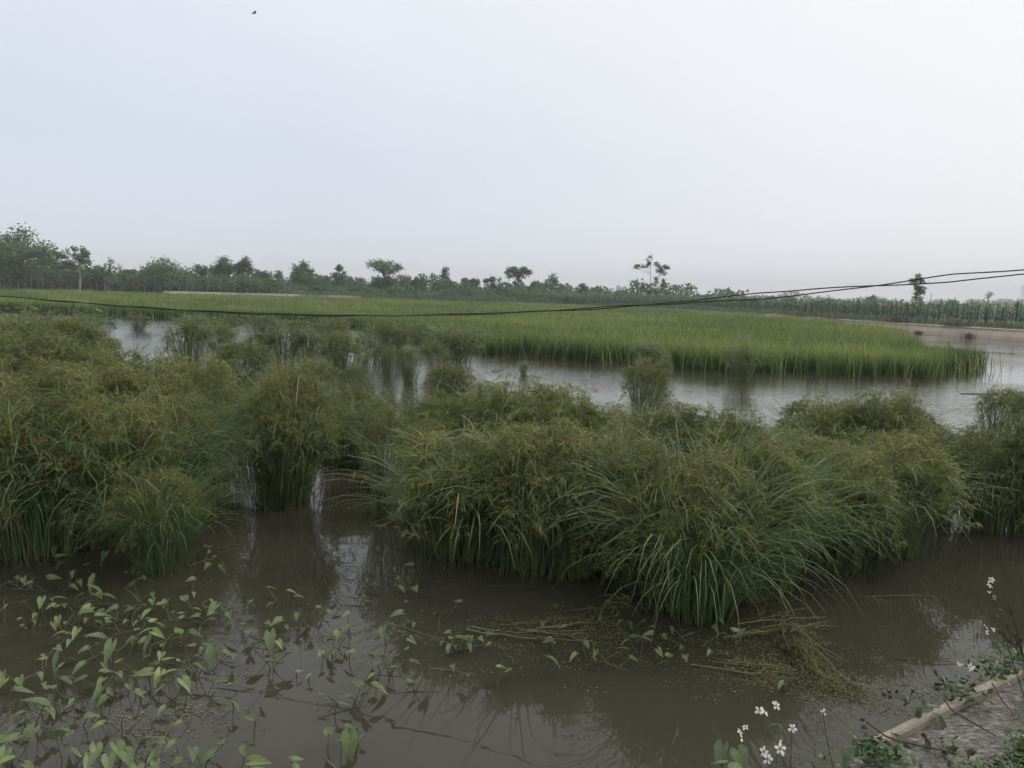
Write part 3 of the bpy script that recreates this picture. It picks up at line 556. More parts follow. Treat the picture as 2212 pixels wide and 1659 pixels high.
def foliage(name, stops, transl=0.3, rough=0.55, vary=0.25, spec=0.35):
    m, nt, N, Lk = new_mat(name)
    out = N('ShaderNodeOutputMaterial')
    at = N('ShaderNodeAttribute'); at.attribute_name = 'var'
    rp = ramp_node(nt, stops)
    Lk(at.outputs['Fac'], rp.inputs['Fac'])
    oi = N('ShaderNodeObjectInfo')
    hsv = N('ShaderNodeHueSaturation')
    mr = N('ShaderNodeMapRange')
    mr.inputs['To Min'].default_value = 1 - vary; mr.inputs['To Max'].default_value = 1 + vary
    Lk(oi.outputs['Random'], mr.inputs['Value'])
    tc = N('ShaderNodeTexCoord')
    nz = N('ShaderNodeTexNoise'); nz.inputs['Scale'].default_value = 6
    Lk(tc.outputs['Object'], nz.inputs['Vector'])
    mul = N('ShaderNodeMath'); mul.operation = 'MULTIPLY'
    mr2 = N('ShaderNodeMapRange'); mr2.inputs['From Min'].default_value = .3; mr2.inputs['From Max'].default_value = .7
    mr2.inputs['To Min'].default_value = .8; mr2.inputs['To Max'].default_value = 1.2
    Lk(nz.outputs['Fac'], mr2.inputs['Value'])
    Lk(mr.outputs[0], mul.inputs[0]); Lk(mr2.outputs[0], mul.inputs[1])
    Lk(mul.outputs[0], hsv.inputs['Value'])
    Lk(rp.outputs['Color'], hsv.inputs['Color'])
    p = N('ShaderNodeBsdfPrincipled')
    p.inputs['Roughness'].default_value = rough
    p.inputs['Specular IOR Level'].default_value = spec
    Lk(hsv.outputs['Color'], p.inputs['Base Color'])
    if transl > 0:
        t = N('ShaderNodeBsdfTranslucent')
        Lk(hsv.outputs['Color'], t.inputs['Color'])
        mx = N('ShaderNodeMixShader'); mx.inputs['Fac'].default_value = transl
        Lk(p.outputs[0], mx.inputs[1]); Lk(t.outputs[0], mx.inputs[2])
        Lk(mx.outputs[0], out.inputs['Surface'])
    else:
        Lk(p.outputs[0], out.inputs['Surface'])
    return m


def plain(name, c1, c2, scale=8.0, rough=0.8, bump=0.0, detail=6, spec=0.3, coords='Object', bscale=None):
    """mottled two-colour surface with fine relief"""
    m, nt, N, Lk = new_mat(name)
    out = N('ShaderNodeOutputMaterial')
    p = N('ShaderNodeBsdfPrincipled')
    p.inputs['Roughness'].default_value = rough
    p.inputs['Specular IOR Level'].default_value = spec
    tc = N('ShaderNodeTexCoord')
    nz = N('ShaderNodeTexNoise'); nz.inputs['Scale'].default_value = scale; nz.inputs['Detail'].default_value = detail
    Lk(tc.outputs[coords], nz.inputs['Vector'])
    rp = ramp_node(nt, [(0.35, c1), (0.65, c2)])
    Lk(nz.outputs['Fac'], rp.inputs['Fac'])
    Lk(rp.outputs['Color'], p.inputs['Base Color'])
    if bump:
        nb = N('ShaderNodeTexNoise'); nb.inputs['Scale'].default_value = bscale or scale * 4; nb.inputs['Detail'].default_value = 8
        Lk(tc.outputs[coords], nb.inputs['Vector'])
        b = N('ShaderNodeBump'); b.inputs['Strength'].default_value = bump; b.inputs['Distance'].default_value = .02
        Lk(nb.outputs['Fac'], b.inputs['Height']); Lk(b.outputs[0], p.inputs['Normal'])
    Lk(p.outputs[0], out.inputs['Surface'])
    return m


M = {}
M['blade'] = foliage('sedge_blade', [(0, (.11, .18, .07)), (.45, (.18, .26, .10)), (.8, (.265, .31, .13)), (.92, (.42, .39, .21)), (1, (.6, .58, .42))], .48, .45, .2, .4)
M['stem'] = foliage('sedge_stem', [(0, (.055, .095, .035)), (.7, (.11, .16, .055)), (1, (.22, .2, .09))], .1, .5, .12)
M['head'] = foliage('sedge_head', [(0, (.23, .265, .085)), (.5, (.35, .36, .13)), (.85, (.42, .385, .15)), (1, (.48, .40, .17))], .48, .6, .2)
M['head_fresh'] = foliage('sedge_head_fresh', [(0, (.16, .185, .06)), (.5, (.24, .25, .085)), (1, (.31, .285, .11))], .4, .6, .12)
M['blade_fresh'] = foliage('sedge_blade_fresh', [(0, (.10, .155, .06)), (.6, (.18, .225, .085)), (1, (.29, .295, .13))], .4, .5, .12)
M['dry'] = foliage('dry_blade', [(0, (.30, .13, .03)), (.5, (.40, .30, .14)), (1, (.62, .60, .48))], .2, .5, .1)
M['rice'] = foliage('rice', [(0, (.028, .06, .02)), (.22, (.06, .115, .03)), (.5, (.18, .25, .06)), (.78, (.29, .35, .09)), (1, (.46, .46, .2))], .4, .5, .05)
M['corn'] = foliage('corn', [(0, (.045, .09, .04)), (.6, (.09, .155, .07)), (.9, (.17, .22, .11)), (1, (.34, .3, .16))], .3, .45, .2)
M['tree'] = foliage('tree_leaf', [(0, (.065, .11, .045)), (.6, (.115, .185, .07)), (1, (.2, .26, .10))], .45, .5, .25)
M['tree_dry'] = foliage('tree_leaf_pale', [(0, (.06, .08, .04)), (1, (.13, .14, .08))], .25, .5, .2)
M['bark'] = plain('bark', (.06, .05, .04), (.14, .12, .09), 10, .9, .3)
M['bark_pale'] = plain('bark_pale', (.28, .26, .21), (.42, .40, .34), 6, .8, .2)
M['spinach'] = foliage('water_spinach_leaf', [(0, (.09, .135, .05)), (.5, (.145, .20, .075)), (.8, (.20, .26, .07)), (.93, (.3, .28, .07)), (1, (.45, .28, .1))], .25, .45, .2, .5)
M['vine'] = foliage('water_spinach_stem', [(0, (.07, .075, .04)), (1, (.14, .14, .07))], 0, .5, .2)
M['scum'] = foliage('duckweed', [(0, (.04, .045, .02)), (.6, (.085, .085, .035)), (1, (.22, .2, .11))], 0, .6, .1)
M['straw'] = foliage('dead_sedge', [(0, (.075, .085, .03)), (.6, (.14, .14, .055)), (1, (.27, .24, .12))], .15, .6, .1)
M['cover'] = foliage('ground_cover', [(0, (.03, .065, .02)), (.6, (.06, .12, .03)), (1, (.12, .18, .05))], .25, .42, .1, .5)
M['broadleaf'] = foliage('broad_leaf', [(0, (.06, .10, .045)), (1, (.11, .165, .06))], .35, .45, .15, .5)
M['petal'] = foliage('petal', [(0, (.78, .78, .74)), (1, (.85, .85, .8))], .3, .6, .02)
M['disc'] = plain('flower_disc', (.45, .2, .02), (.62, .32, .03), 300, .8, .6)
M['cable'] = plain('cable_sheath', (.022, .022, .022), (.04, .04, .038), 30, .6)
M['seed'] = plain('seed_head', (.02, .016, .012), (.05, .04, .03), 200, .8)
M['bird'] = plain('feathers', (.16, .16, .18), (.22, .22, .24), 60, .7)
M['white_wall'] = plain('whitewash', (.55, .53, .49), (.7, .68, .63), .6, .8)
M['grey_wall'] = plain('grey_render', (.3, .3, .3), (.4, .4, .4), .5, .8)
M['roof'] = plain('roof_tiles', (.16, .09, .07), (.24, .15, .11), 2, .8)
M['roof_grey'] = plain('roof_sheet', (.25, .24, .23), (.36, .34, .32), 2, .6)
M['dark'] = plain('dark_opening', (.02, .022, .025), (.04, .04, .045), 2, .3)
M['steel'] = plain('galvanised', (.22, .23, .24), (.32, .33, .34), 3, .5)
M['soil'] = plain('bank_soil', (.05, .045, .03), (.11, .095, .06), 3, .95, .4)
M['rim'] = plain('mortar_rim', (.29, .25, .195), (.40, .345, .27), 9, .85, .35, bscale=60)
M['reed_dead'] = foliage('dead_reed', [(0, (.05, .035, .02)), (1, (.13, .1, .06))], .1, .7, .2)


def water_mat():
    m, nt, N, Lk = new_mat('pond_water')
    out = N('ShaderNodeOutputMaterial')
    p = N('ShaderNodeBsdfPrincipled')
    p.inputs['IOR'].default_value = 1.333
    p.inputs['Roughness'].default_value = 0.006
    tc = N('ShaderNodeTexCoord')
    # silt clouds
    n1 = N('ShaderNodeTexNoise'); n1.inputs['Scale'].default_value = .35; n1.inputs['Detail'].default_value = 5
    Lk(tc.outputs['Object'], n1.inputs['Vector'])
    rp = ramp_node(nt, [(.3, (.041, .039, .026)), (.7, (.058, .054, .037))])
    Lk(n1.outputs['Fac'], rp.inputs['Fac']); Lk(rp.outputs['Color'], p.inputs['Base Color'])
    # breeze ripples: short wavelets in patches on the open water, near-calm slow swell among the plants
    mp = N('ShaderNodeMapping'); mp.inputs['Rotation'].default_value = (0, 0, R(18)); mp.inputs['Scale'].default_value = (2.6, 7.0, 1)
    Lk(tc.outputs['Object'], mp.inputs['Vector'])
    n2 = N('ShaderNodeTexNoise'); n2.inputs['Scale'].default_value = 1.0; n2.inputs['Detail'].default_value = 3; n2.inputs['Roughness'].default_value = .55
    Lk(mp.outputs[0], n2.inputs['Vector'])
    n3 = N('ShaderNodeTexNoise'); n3.inputs['Scale'].default_value = .16; n3.inputs['Detail'].default_value = 2
    Lk(tc.outputs['Object'], n3.inputs['Vector'])
    sep = N('ShaderNodeSeparateXYZ'); Lk(tc.outputs['Object'], sep.inputs[0])
    far = N('ShaderNodeMapRange'); far.interpolation_type = 'SMOOTHSTEP'
    far.inputs['From Min'].default_value = 8; far.inputs['From Max'].default_value = 14
    far.inputs['To Min'].default_value = .06; far.inputs['To Max'].default_value = 1
    Lk(sep.outputs['Y'], far.inputs['Value'])
    msk = N('ShaderNodeMapRange'); msk.inputs['From Min'].default_value = .35; msk.inputs['From Max'].default_value = .62
    msk.inputs['To Min'].default_value = .15; msk.inputs['To Max'].default_value = 1.0
    Lk(n3.outputs['Fac'], msk.inputs['Value'])
    mm = N('ShaderNodeMath'); mm.operation = 'MULTIPLY'
    Lk(far.outputs[0], mm.inputs[0]); Lk(msk.outputs[0], mm.inputs[1])
    hh = N('ShaderNodeMath'); hh.operation = 'MULTIPLY'
    Lk(n2.outputs['Fac'], hh.inputs[0]); Lk(mm.outputs[0], hh.inputs[1])
    n4 = N('ShaderNodeTexNoise'); n4.inputs['Scale'].default_value = 5.5; n4.inputs['Detail'].default_value = 1
    Lk(tc.outputs['Object'], n4.inputs['Vector'])
    h2 = N('ShaderNodeMath'); h2.operation = 'MULTIPLY_ADD'; h2.inputs[1].default_value = .055
    Lk(n4.outputs['Fac'], h2.inputs[0]); Lk(hh.outputs[0], h2.inputs[2])
    b = N('ShaderNodeBump'); b.inputs['Strength'].default_value = 1.0; b.inputs['Distance'].default_value = .016
    Lk(h2.outputs[0], b.inputs['Height']); Lk(b.outputs[0], p.inputs['Normal'])
    Lk(p.outputs[0], out.inputs['Surface'])
    return m


def concrete_mat():
    m, nt, N, Lk = new_mat('rough_concrete')
    out = N('ShaderNodeOutputMaterial')
    p = N('ShaderNodeBsdfPrincipled'); p.inputs['Roughness'].default_value = .9
    tc = N('ShaderNodeTexCoord')
    a = N('ShaderNodeTexNoise'); a.inputs['Scale'].default_value = 5; a.inputs['Detail'].default_value = 9; a.inputs['Roughness'].default_value = .68
    b = N('ShaderNodeTexNoise'); b.inputs['Scale'].default_value = 26; b.inputs['Detail'].default_value = 6; b.inputs['Roughness'].default_value = .7
    Lk(tc.outputs['Object'], a.inputs['Vector'])
    mp = N('ShaderNodeMapping'); mp.inputs['Scale'].default_value = (1, 2.2, 1)
    Lk(tc.outputs['Object'], mp.inputs['Vector']); Lk(mp.outputs[0], b.inputs['Vector'])
    r1 = ramp_node(nt, [(.32, (.10, .09, .075)), (.5, (.195, .18, .155)), (.68, (.29, .27, .235))])
    Lk(a.outputs['Fac'], r1.inputs['Fac'])
    r2 = ramp_node(nt, [(.40, (.35, .35, .35)), (.56, (.95, .95, .95)), (.68, (1.9, 1.85, 1.7))])
    Lk(b.outputs['Fac'], r2.inputs['Fac'])
    mx = N('ShaderNodeMixRGB'); mx.blend_type = 'MULTIPLY'; mx.inputs['Fac'].default_value = 1
    Lk(r1.outputs['Color'], mx.inputs['Color1']); Lk(r2.outputs['Color'], mx.inputs['Color2'])
    Lk(mx.outputs['Color'], p.inputs['Base Color'])
    bp = N('ShaderNodeBump'); bp.inputs['Strength'].default_value = .7; bp.inputs['Distance'].default_value = .012
    Lk(b.outputs['Fac'], bp.inputs['Height']); Lk(bp.outputs[0], p.inputs['Normal'])
    Lk(p.outputs[0], out.inputs['Surface'])
    return m


M['water'] = water_mat()
M['concrete'] = concrete_mat()
M['revetment'] = plain('revetment_concrete', (.37, .305, .235), (.48, .40, .315), 1.2, .85, .3, bscale=14)
M['coping'] = plain('coping_concrete', (.26, .22, .18), (.38, .34, .28), 1.5, .85, .2)
M['land'] = plain('field_earth', (.035, .05, .022), (.075, .08, .04), .25, .95, .2, coords='Object')
M['path'] = plain('dry_path', (.24, .215, .17), (.33, .30, .24), .8, .95)

# ------------------------------------------------------------------ water and land
g = Geo()
g.add([(-160, -40, 0), (70, -40, 0), (70, 130, 0), (-160, 130, 0)], [(0, 1, 2, 3)])
tag(g.build('water', M['water']), 'murky grey brown flood water standing around the plants', kind='structure')

rx0, ry0 = RIM[0]; rx1, ry1 = RIM[1]
sl = (ry1 - ry0) / (rx1 - rx0)
near = [(-70, -38), (-40, ry0 + sl * (-41.6)), (-10, ry0 + sl * (-11.6)), (0.2, ry0 + sl * (0.2 - rx0)), (2.2, ry0 + sl * (2.2 - rx0)), (4.5, ry0 + sl * (4.5 - rx0)), (12, 9.4), (30, 19)]
far = [(48, 28), (38, 38.5), (31, 46), (26.5, 57), (24.0, 75), (15, 97), (0, 109), (-14, 111), (-30, 107), (-45, 100), (-60, 97), (-90, 96), (-140, 85), (-152, 20)]
loop = [(x, y, 0) for x, y in near] + [(x, y, 1) for x, y in far]
LP = np.array(loop, float)
nL = len(LP)
prev, nxt = np.roll(LP, 1, 0), np.roll(LP, -1, 0)
tan = norm((nxt - prev)[:, :2])
outw = np.stack([tan[:, 1], -tan[:, 0]], 1)
rings = [(0.0, -.4, -.4), (.25, .02, .12), (1.2, .10, .52), (2.5, .40, .6), (60, .5, .6), (1400, .5, .6)]
V = []
for d, zn, zf in rings:
    for k in range(nL):
        if d > 1000:
            c = LP[k, :2] - np.array([0, 40]); c = c / np.linalg.norm(c)
            q = np.array([0, 40]) + c * d
        elif d > 10:
            c = LP[k, :2] - np.array([0, 40]); c = c / np.linalg.norm(c)
            q = LP[k, :2] + c * d
        else:
            q = LP[k, :2] + outw[k] * d
        V.append((q[0], q[1], zf if LP[k, 2] else zn))
Q = [(r * nL + k, r * nL + (k + 1) % nL, (r + 1) * nL + (k + 1) % nL, (r + 1) * nL + k) for r in range(len(rings) - 1) for k in range(nL)]
g = Geo(); g.add(V, [q[::-1] for q in Q])
tag(g.build('ground', M['land']), 'dark green and brown earth of banks and fields', kind='structure')


def poly_at(pts, n):
    """n points spread evenly along a polyline"""
    pts = np.asarray(pts, float)
    d = np.r_[0, np.cumsum(np.linalg.norm(np.diff(pts, axis=0), axis=1))]
    t = np.linspace(0, d[-1], n)
    return np.stack([np.interp(t, d, pts[:, i]) for i in range(pts.shape[1])], 1)


# far bank: sloping tan concrete facing in long cast panels under a pale coping
bk = poly_at([(48, 28), (38, 38.5), (31, 46), (26.5, 57), (24.0, 75)], 17)
t_ = norm(np.gradient(bk, axis=0)); o_ = np.stack([t_[:, 1], -t_[:, 0]], 1)
root = tag(empty('bank_facing', (31, 46, 0)), 'tan concrete facing with pale coping along the far right bank', 'retaining wall')
ox, oy = 31, 46
for k in range(16):
    g = Geo()
    a0, a1 = bk[k] + t_[k] * .008, bk[k + 1] - t_[k + 1] * .008
    prof = [(-.25, -.3), (-.10, .20), (.0, .22), (.0, .24), (.18, .50)]
    V = []
    for q, ou in ((a0, o_[k]), (a1, o_[k + 1])):
        for d, z in prof: V.append((q[0] + ou[0] * d - ox, q[1] + ou[1] * d - oy, z))
    n = len(prof)
    g.add(V, [(i, n + i, n + i + 1, i + 1) for i in range(n - 1)])
    g.build('panel', M['revetment'], root)
    g = Geo()
    V = []
    for q, ou in ((a0, o_[k]), (a1, o_[k + 1])):
        for d, z in ((.15, .5), (.15, .6), (.6, .62), (.6, .5)): V.append((q[0] + ou[0] * d - ox, q[1] + ou[1] * d - oy, z))
    g.add(V, [(0, 4, 5, 1), (1, 5, 6, 2), (2, 6, 7, 3), (0, 1, 2, 3), (4, 7, 6, 5)])
    g.build('coping', M['coping'], root)

# pale dry path behind the rice at the left
pb = poly_at([(-46, 101.3), (-38, 105.0), (-30, 108.6), (-22, 110.6)], 20)
pt = norm(np.gradient(pb, axis=0)); po = np.stack([-pt[:, 1], pt[:, 0]], 1)
g = Geo()
wv = .1 + .5 * np.abs(np.sin(np.arange(20) * .45))
V = np.concatenate([np.c_[pb + po * (wv * a)[:, None] , np.full(20, z)] for a, z in ((-2.2, .5), (-1, .84), (1, .87), (3, .5))])
g.add(V, [(r * 20 + i, r * 20 + i + 1, r * 20 + 21 + i, r * 20 + 20 + i) for r in range(3) for i in range(19)])
tag(g.build('path', M['path']), kind='structure')

# near bank: rough slab with a mortar rim at the waterline
ux, uy = norm(np.array([rx1 - rx0, ry1 - ry0])); nx, ny = uy, -ux      # n points to the land
def slabpt(s, d, z): return (rx0 + ux * s + nx * d, ry0 + uy * s + ny * d, z)
root = tag(empty('concrete_ledge', (rx0, ry0, 0)), 'rough grey concrete ledge with a tan raised rim at the lower right', 'ledge')
def rel(p): return (p[0] - rx0, p[1] - ry0, p[2])
ns, nd = 60, 22
g = Geo(); V = []
rg = np.random.default_rng(3)
hz = rg.normal(size=(ns, nd)); 
for _ in range(3):
    hz = (hz + np.roll(hz, 1, 0) + np.roll(hz, -1, 0) + np.roll(hz, 1, 1) + np.roll(hz, -1, 1)) / 5
hz = hz / hz.std()
for i in range(ns):
    for j in range(nd):
        s_, d_ = -.3 + i * 5.2 / (ns - 1), (.047) + j * .9 / (nd - 1)
        V.append(rel(slabpt(s_, d_, .092 + .006 * hz[i, j] * min(1, j / 3) + .03 * (j / nd))))
g.add(V, [(i * nd + j, i * nd + j + 1, (i + 1) * nd + j + 1, (i + 1) * nd + j) for i in range(ns - 1) for j in range(nd - 1)])
# slab faces up whichever way it was wound
g.build('slab', M['concrete'], root, smooth=True)
g = Geo(); V = []
n = 70
for i in range(n):
    s_ = -.02 + i * 4.9 / (n - 1)
    a = .003 * math.sin(s_ * 5) + rg.normal() * .0012; c = .002 * math.sin(s_ * 7 + 1) + rg.normal() * .0012
    for d, z in ((-.012 + a, -.2), (a, .118), (a + .008, .128 + c * .4), (.04 + c, .13 + c * .4), (.048 + c, .12), (.052 + c, .05)):
        V.append(rel(slabpt(s_, d, z)))
g.add(V, [(i * 6 + k, i * 6 + k + 1, (i + 1) * 6 + k + 1, (i + 1) * 6 + k) for i in range(n - 1) for k in range(5)])
g.build('rim', M['rim'], root)

# ------------------------------------------------------------------ sedge
def arc(N, base, az, el0, bend, L, K, rg, power=1.4):
    """centre lines of blades that leave the base at elevation el0 and arch over"""
    t = np.linspace(0, 1, K)[None]
    el = el0[:, None] - bend[:, None] * t ** power
    az = az[:, None] + (rg.normal(size=(N, 1)) * .35) * t
    d = np.stack([np.cos(el) * np.cos(az), np.cos(el) * np.sin(az), np.sin(el)], -1)
    st = d * (L / (K - 1))[:, None, None]
    P = base[:, None, :] + np.concatenate([np.zeros((N, 1, 3)), np.cumsum(st[:, :-1], 1)], 1)
    return P


def sedge_parts(seed, Rc, h, lod, nh, nb, leafy=1.0):
    rg = np.random.default_rng(seed)
    lop = rg.normal(size=2) * .12 * Rc
    # heads spread over a dome, some inside it
    u = rg.random(nh); th = rg.random(nh) * 2 * math.pi
    r = Rc * np.sqrt(u) * (.72 + .5 * rg.random(nh))
    lump = 1 + .07 * np.sin(3 * th + seed) + .05 * np.sin(5 * th + 2 * seed)
    z = h * (.46 + .52 * np.sqrt(np.clip(1 - (r / (Rc * 1.08)) ** 2, 0, 1))) * lump - h * .16 * rg.random(nh) ** 2.2
    z *= 1 + .07 * rg.normal(size=nh)
    em = rg.random(nh) < .12
    z[em] += h * .15 * rg.random(em.sum())
    z = np.minimum(z, h * 1.17)
    inner = rg.random(nh) < .22
    z[inner] -= h * .22 * rg.random(inner.sum())
    hp = np.stack([r * np.cos(th) + lop[0], r * np.sin(th) + lop[1], z], 1)
    out = np.stack([np.cos(th), np.sin(th), np.zeros(nh)], 1)
    ax = norm(np.array([[0, 0, 1.0]]) + out * (r / Rc)[:, None] * .9 + rg.normal(size=(nh, 3)) * .2)
    # stems
    gs = Geo()
    K = 6 if lod == 0 else 4
    rb = Rc * .55
    bp = np.stack([hp[:, 0] * .52, hp[:, 1] * .52, np.full(nh, -.05)], 1) + np.c_[rg.normal(size=(nh, 2)) * rb * .22, np.zeros(nh)]
    ctrl = bp * .55 + hp * .45; ctrl[:, 2] = z * .72
    t = np.linspace(0, 1, K)[None, :, None]
    P = (1 - t) ** 2 * bp[:, None] + 2 * t * (1 - t) * ctrl[:, None] + t ** 2 * hp[:, None]
    rad = np.linspace(.0036, .0018, K)[None] * (1 if lod == 0 else 1.15 if lod == 1 else 1.3)
    gs.tube(P, np.broadcast_to(rad, (nh, K)), 3, rg.random(nh))
    # heads
    gh = Geo()
    nr, nsp = ((7, 5), (6, 3), (7, 0))[lod]
    a1 = norm(np.cross(ax, rg.normal(size=(nh, 3)))); a2 = np.cross(ax, a1)
    phi = (np.arange(nr)[None] + rg.random((nh, nr)) * .8) * 2 * math.pi / nr
    til = R(38) + rg.random((nh, nr)) * R(45)
    rd = ax[:, None] * np.cos(til)[..., None] + (a1[:, None] * np.cos(phi)[..., None] + a2[:, None] * np.sin(phi)[..., None]) * np.sin(til)[..., None]
    rl = .035 + .06 * rg.random((nh, nr))
    if lod == 2: rl = rl * 1.5
    rend = hp[:, None] + rd * rl[..., None] - np.array([0, 0, 1]) * (rl * .12)[..., None]
    hv = np.repeat(rg.random(nh) * .75, nr) + rg.random(nh * nr) * .25
    rp = np.stack([np.repeat(hp[:, None], nr, 1), rend], 2).reshape(-1, 2, 3)
    sd = norm(np.cross(rd.reshape(-1, 3), rg.normal(size=(nh * nr, 3))))
    gh.ribbon(rp, sd, np.full((nh * nr, 2), .0016 if lod < 2 else .004), hv * .6)
    if nsp:
        n = nh * nr * nsp
        e0 = np.repeat(rend.reshape(-1, 3), nsp, 0); d0 = np.repeat(rd.reshape(-1, 3), nsp, 0)
        sdv = norm(d0 * .75 + rg.normal(size=(n, 3)) * .75)
        sl_ = (.03 + .032 * rg.random(n)) * (1 if lod == 0 else 1.2)
        back = e0 - sdv * (sl_ * .15)[:, None]
        mid = back + sdv * (sl_ * .5)[:, None]
        end = back + sdv * sl_[:, None] - np.array([0, 0, 1]) * (sl_ * .35)[:, None]
        if lod == 0:
            gh.tube(np.stack([back, mid, end], 1), np.broadcast_to(np.array([[.0014, .0026, .0008]]), (n, 3)), 3, np.clip(np.repeat(hv, nsp) + rg.normal(size=n) * .08, 0, 1))
        else:
            s2 = norm(np.cross(sdv, rg.normal(size=(n, 3))))
            gh.ribbon(np.stack([back, mid, end], 1), s2, np.broadcast_to(np.array([[.003, .006, .002]]), (n, 3)), np.clip(np.repeat(hv, nsp) + rg.normal(size=n) * .08, 0, 1))
    # bracts below each head and arching basal blades
    gb = Geo()
    nbr = (2, 4, 6)[lod]
    n = nh * nbr
    az = (np.repeat(th, nbr) + rg.normal(size=n) * 1.3)
    el = R(25) + rg.normal(size=n) * R(22)
    Lb = (.12 + .2 * rg.random(n)) * (1, 1.15, 1.5)[lod]
    K = 5 if lod == 0 else 4
    P = arc(n, np.repeat(hp, nbr, 0) - np.repeat(ax, nbr, 0) * .01, az, el, R(50) + rg.random(n) * R(70), Lb, K, rg)
    sd = np.stack([-np.sin(az), np.cos(az), rg.normal(size=n) * .3], 1)
    wd = np.array([.0035, .0045, .004, .003, .0008])[:K] * (1 if lod == 0 else 1.0 if lod == 1 else 1.5)
    wd[-1] = .0008
    gb.ribbon(P, norm(sd), np.broadcast_to(wd, (n, K)), np.clip(.25 + .45 * rg.random(n), 0, 1))
    n = int(nb * leafy)
    ang = rg.random(n) * 2 * math.pi
    rr = rb * np.sqrt(rg.random(n))
    base = np.stack([rr * np.cos(ang), rr * np.sin(ang), np.full(n, -.05)], 1)
    az = ang + rg.normal(size=n) * .5
    fall = rg.random(n) < .45          # outer leaves arch right over to the water, inner ones stand
    el = np.where(fall, R(82) - rg.random(n) * R(20), R(88) - rg.random(n) * R(15))
    L = h * np.where(fall, .9 + .55 * rg.random(n), .6 + .6 * rg.random(n))
    bend = np.where(fall, R(105) + rg.random(n) * R(55), R(30) + rg.random(n) * R(110))
    over = rg.random(n) < .16         # long leaves that rise through the crown and hang over it
    el = np.where(over, R(87) - rg.random(n) * R(9), el); L = np.where(over, h * (1.25 + .4 * rg.random(n)), L); bend = np.where(over, R(95) + rg.random(n) * R(60), bend)
    K = 9 if lod == 0 else 6
    P = arc(n, base, az, el, bend, L, K, rg, 2.0)
    P[..., 2] = np.maximum(P[..., 2], -.04)
    sd = np.stack([-np.sin(az), np.cos(az), rg.normal(size=n) * .15], 1)
    tt = np.linspace(0, 1, K)
    wd = (.0046 * (1 - tt ** 2.5) * (.55 + .45 * np.minimum(1, tt * 4)) + .0006) * (1 if lod == 0 else 1.4 if lod == 1 else 2.2)
    var = np.clip(rg.random(n) * .85, 0, 1); dead = rg.random(n) < .045; var[dead] = .9 + .1 * rg.random(dead.sum())
    if lod == 0:
        up = np.stack([np.cos(az) * -.3, np.sin(az) * -.3, np.ones(n)], 1)
        gb.fold(P, norm(sd), norm(up), np.broadcast_to(wd, (n, K)) * (.8 + .5 * rg.random((n, 1))), .45, var)
    else:
        gb.ribbon(P, norm(sd), np.broadcast_to(wd, (n, K)), var)
    fr = lod > 0
    return gs.mesh('stems', M['blade_fresh' if fr else 'stem'], True), gh.mesh('flower_heads', M['head_fresh' if fr else 'head'], True), gb.mesh('blades', M['blade_fresh' if fr else 'blade'])


R0, H0 = .45, 1.05
VAR = {0: [sedge_parts(100 + k, R0, H0, 0, 300, 300, lf) for k, lf in enumerate((1, 1.3, .8, 1.1))],
       1: [sedge_parts(200 + k, R0, H0, 1, 130, 50) for k in range(4)],
       2: [sedge_parts(300 + k, R0, H0, 2, 85, 30) for k in range(4)]}
LEAFY = sedge_parts(150, R0, H0, 0, 150, 560)
SPARSE = sedge_parts(151, R0, H0, 0, 140, 40)


def blade_mesh(k):
    rg = np.random.default_rng(900 + k)
    g = Geo()
    K = 12
    az = np.array([0.0]); L = np.array([1.15 + .25 * rg.random()])
    P = arc(1, np.array([[0, 0, -.04]]), az, np.array([R(80 - 10 * rg.random())]), np.array([R(90 + 75 * rg.random())]), L, K, rg, 2.3)
    P[..., 2] = np.maximum(P[..., 2], -.02)
    tt = np.linspace(0, 1, K)
    wd = .0055 * (1 - tt ** 2.6) * (.5 + .5 * np.minimum(1, tt * 4)) + .0006
    g.fold(P, np.array([[0, 1.0, 0]]), np.array([[-.3, 0, 1.0]]), wd[None], .45, np.array([.25 + .4 * rg.random()]))
    return g


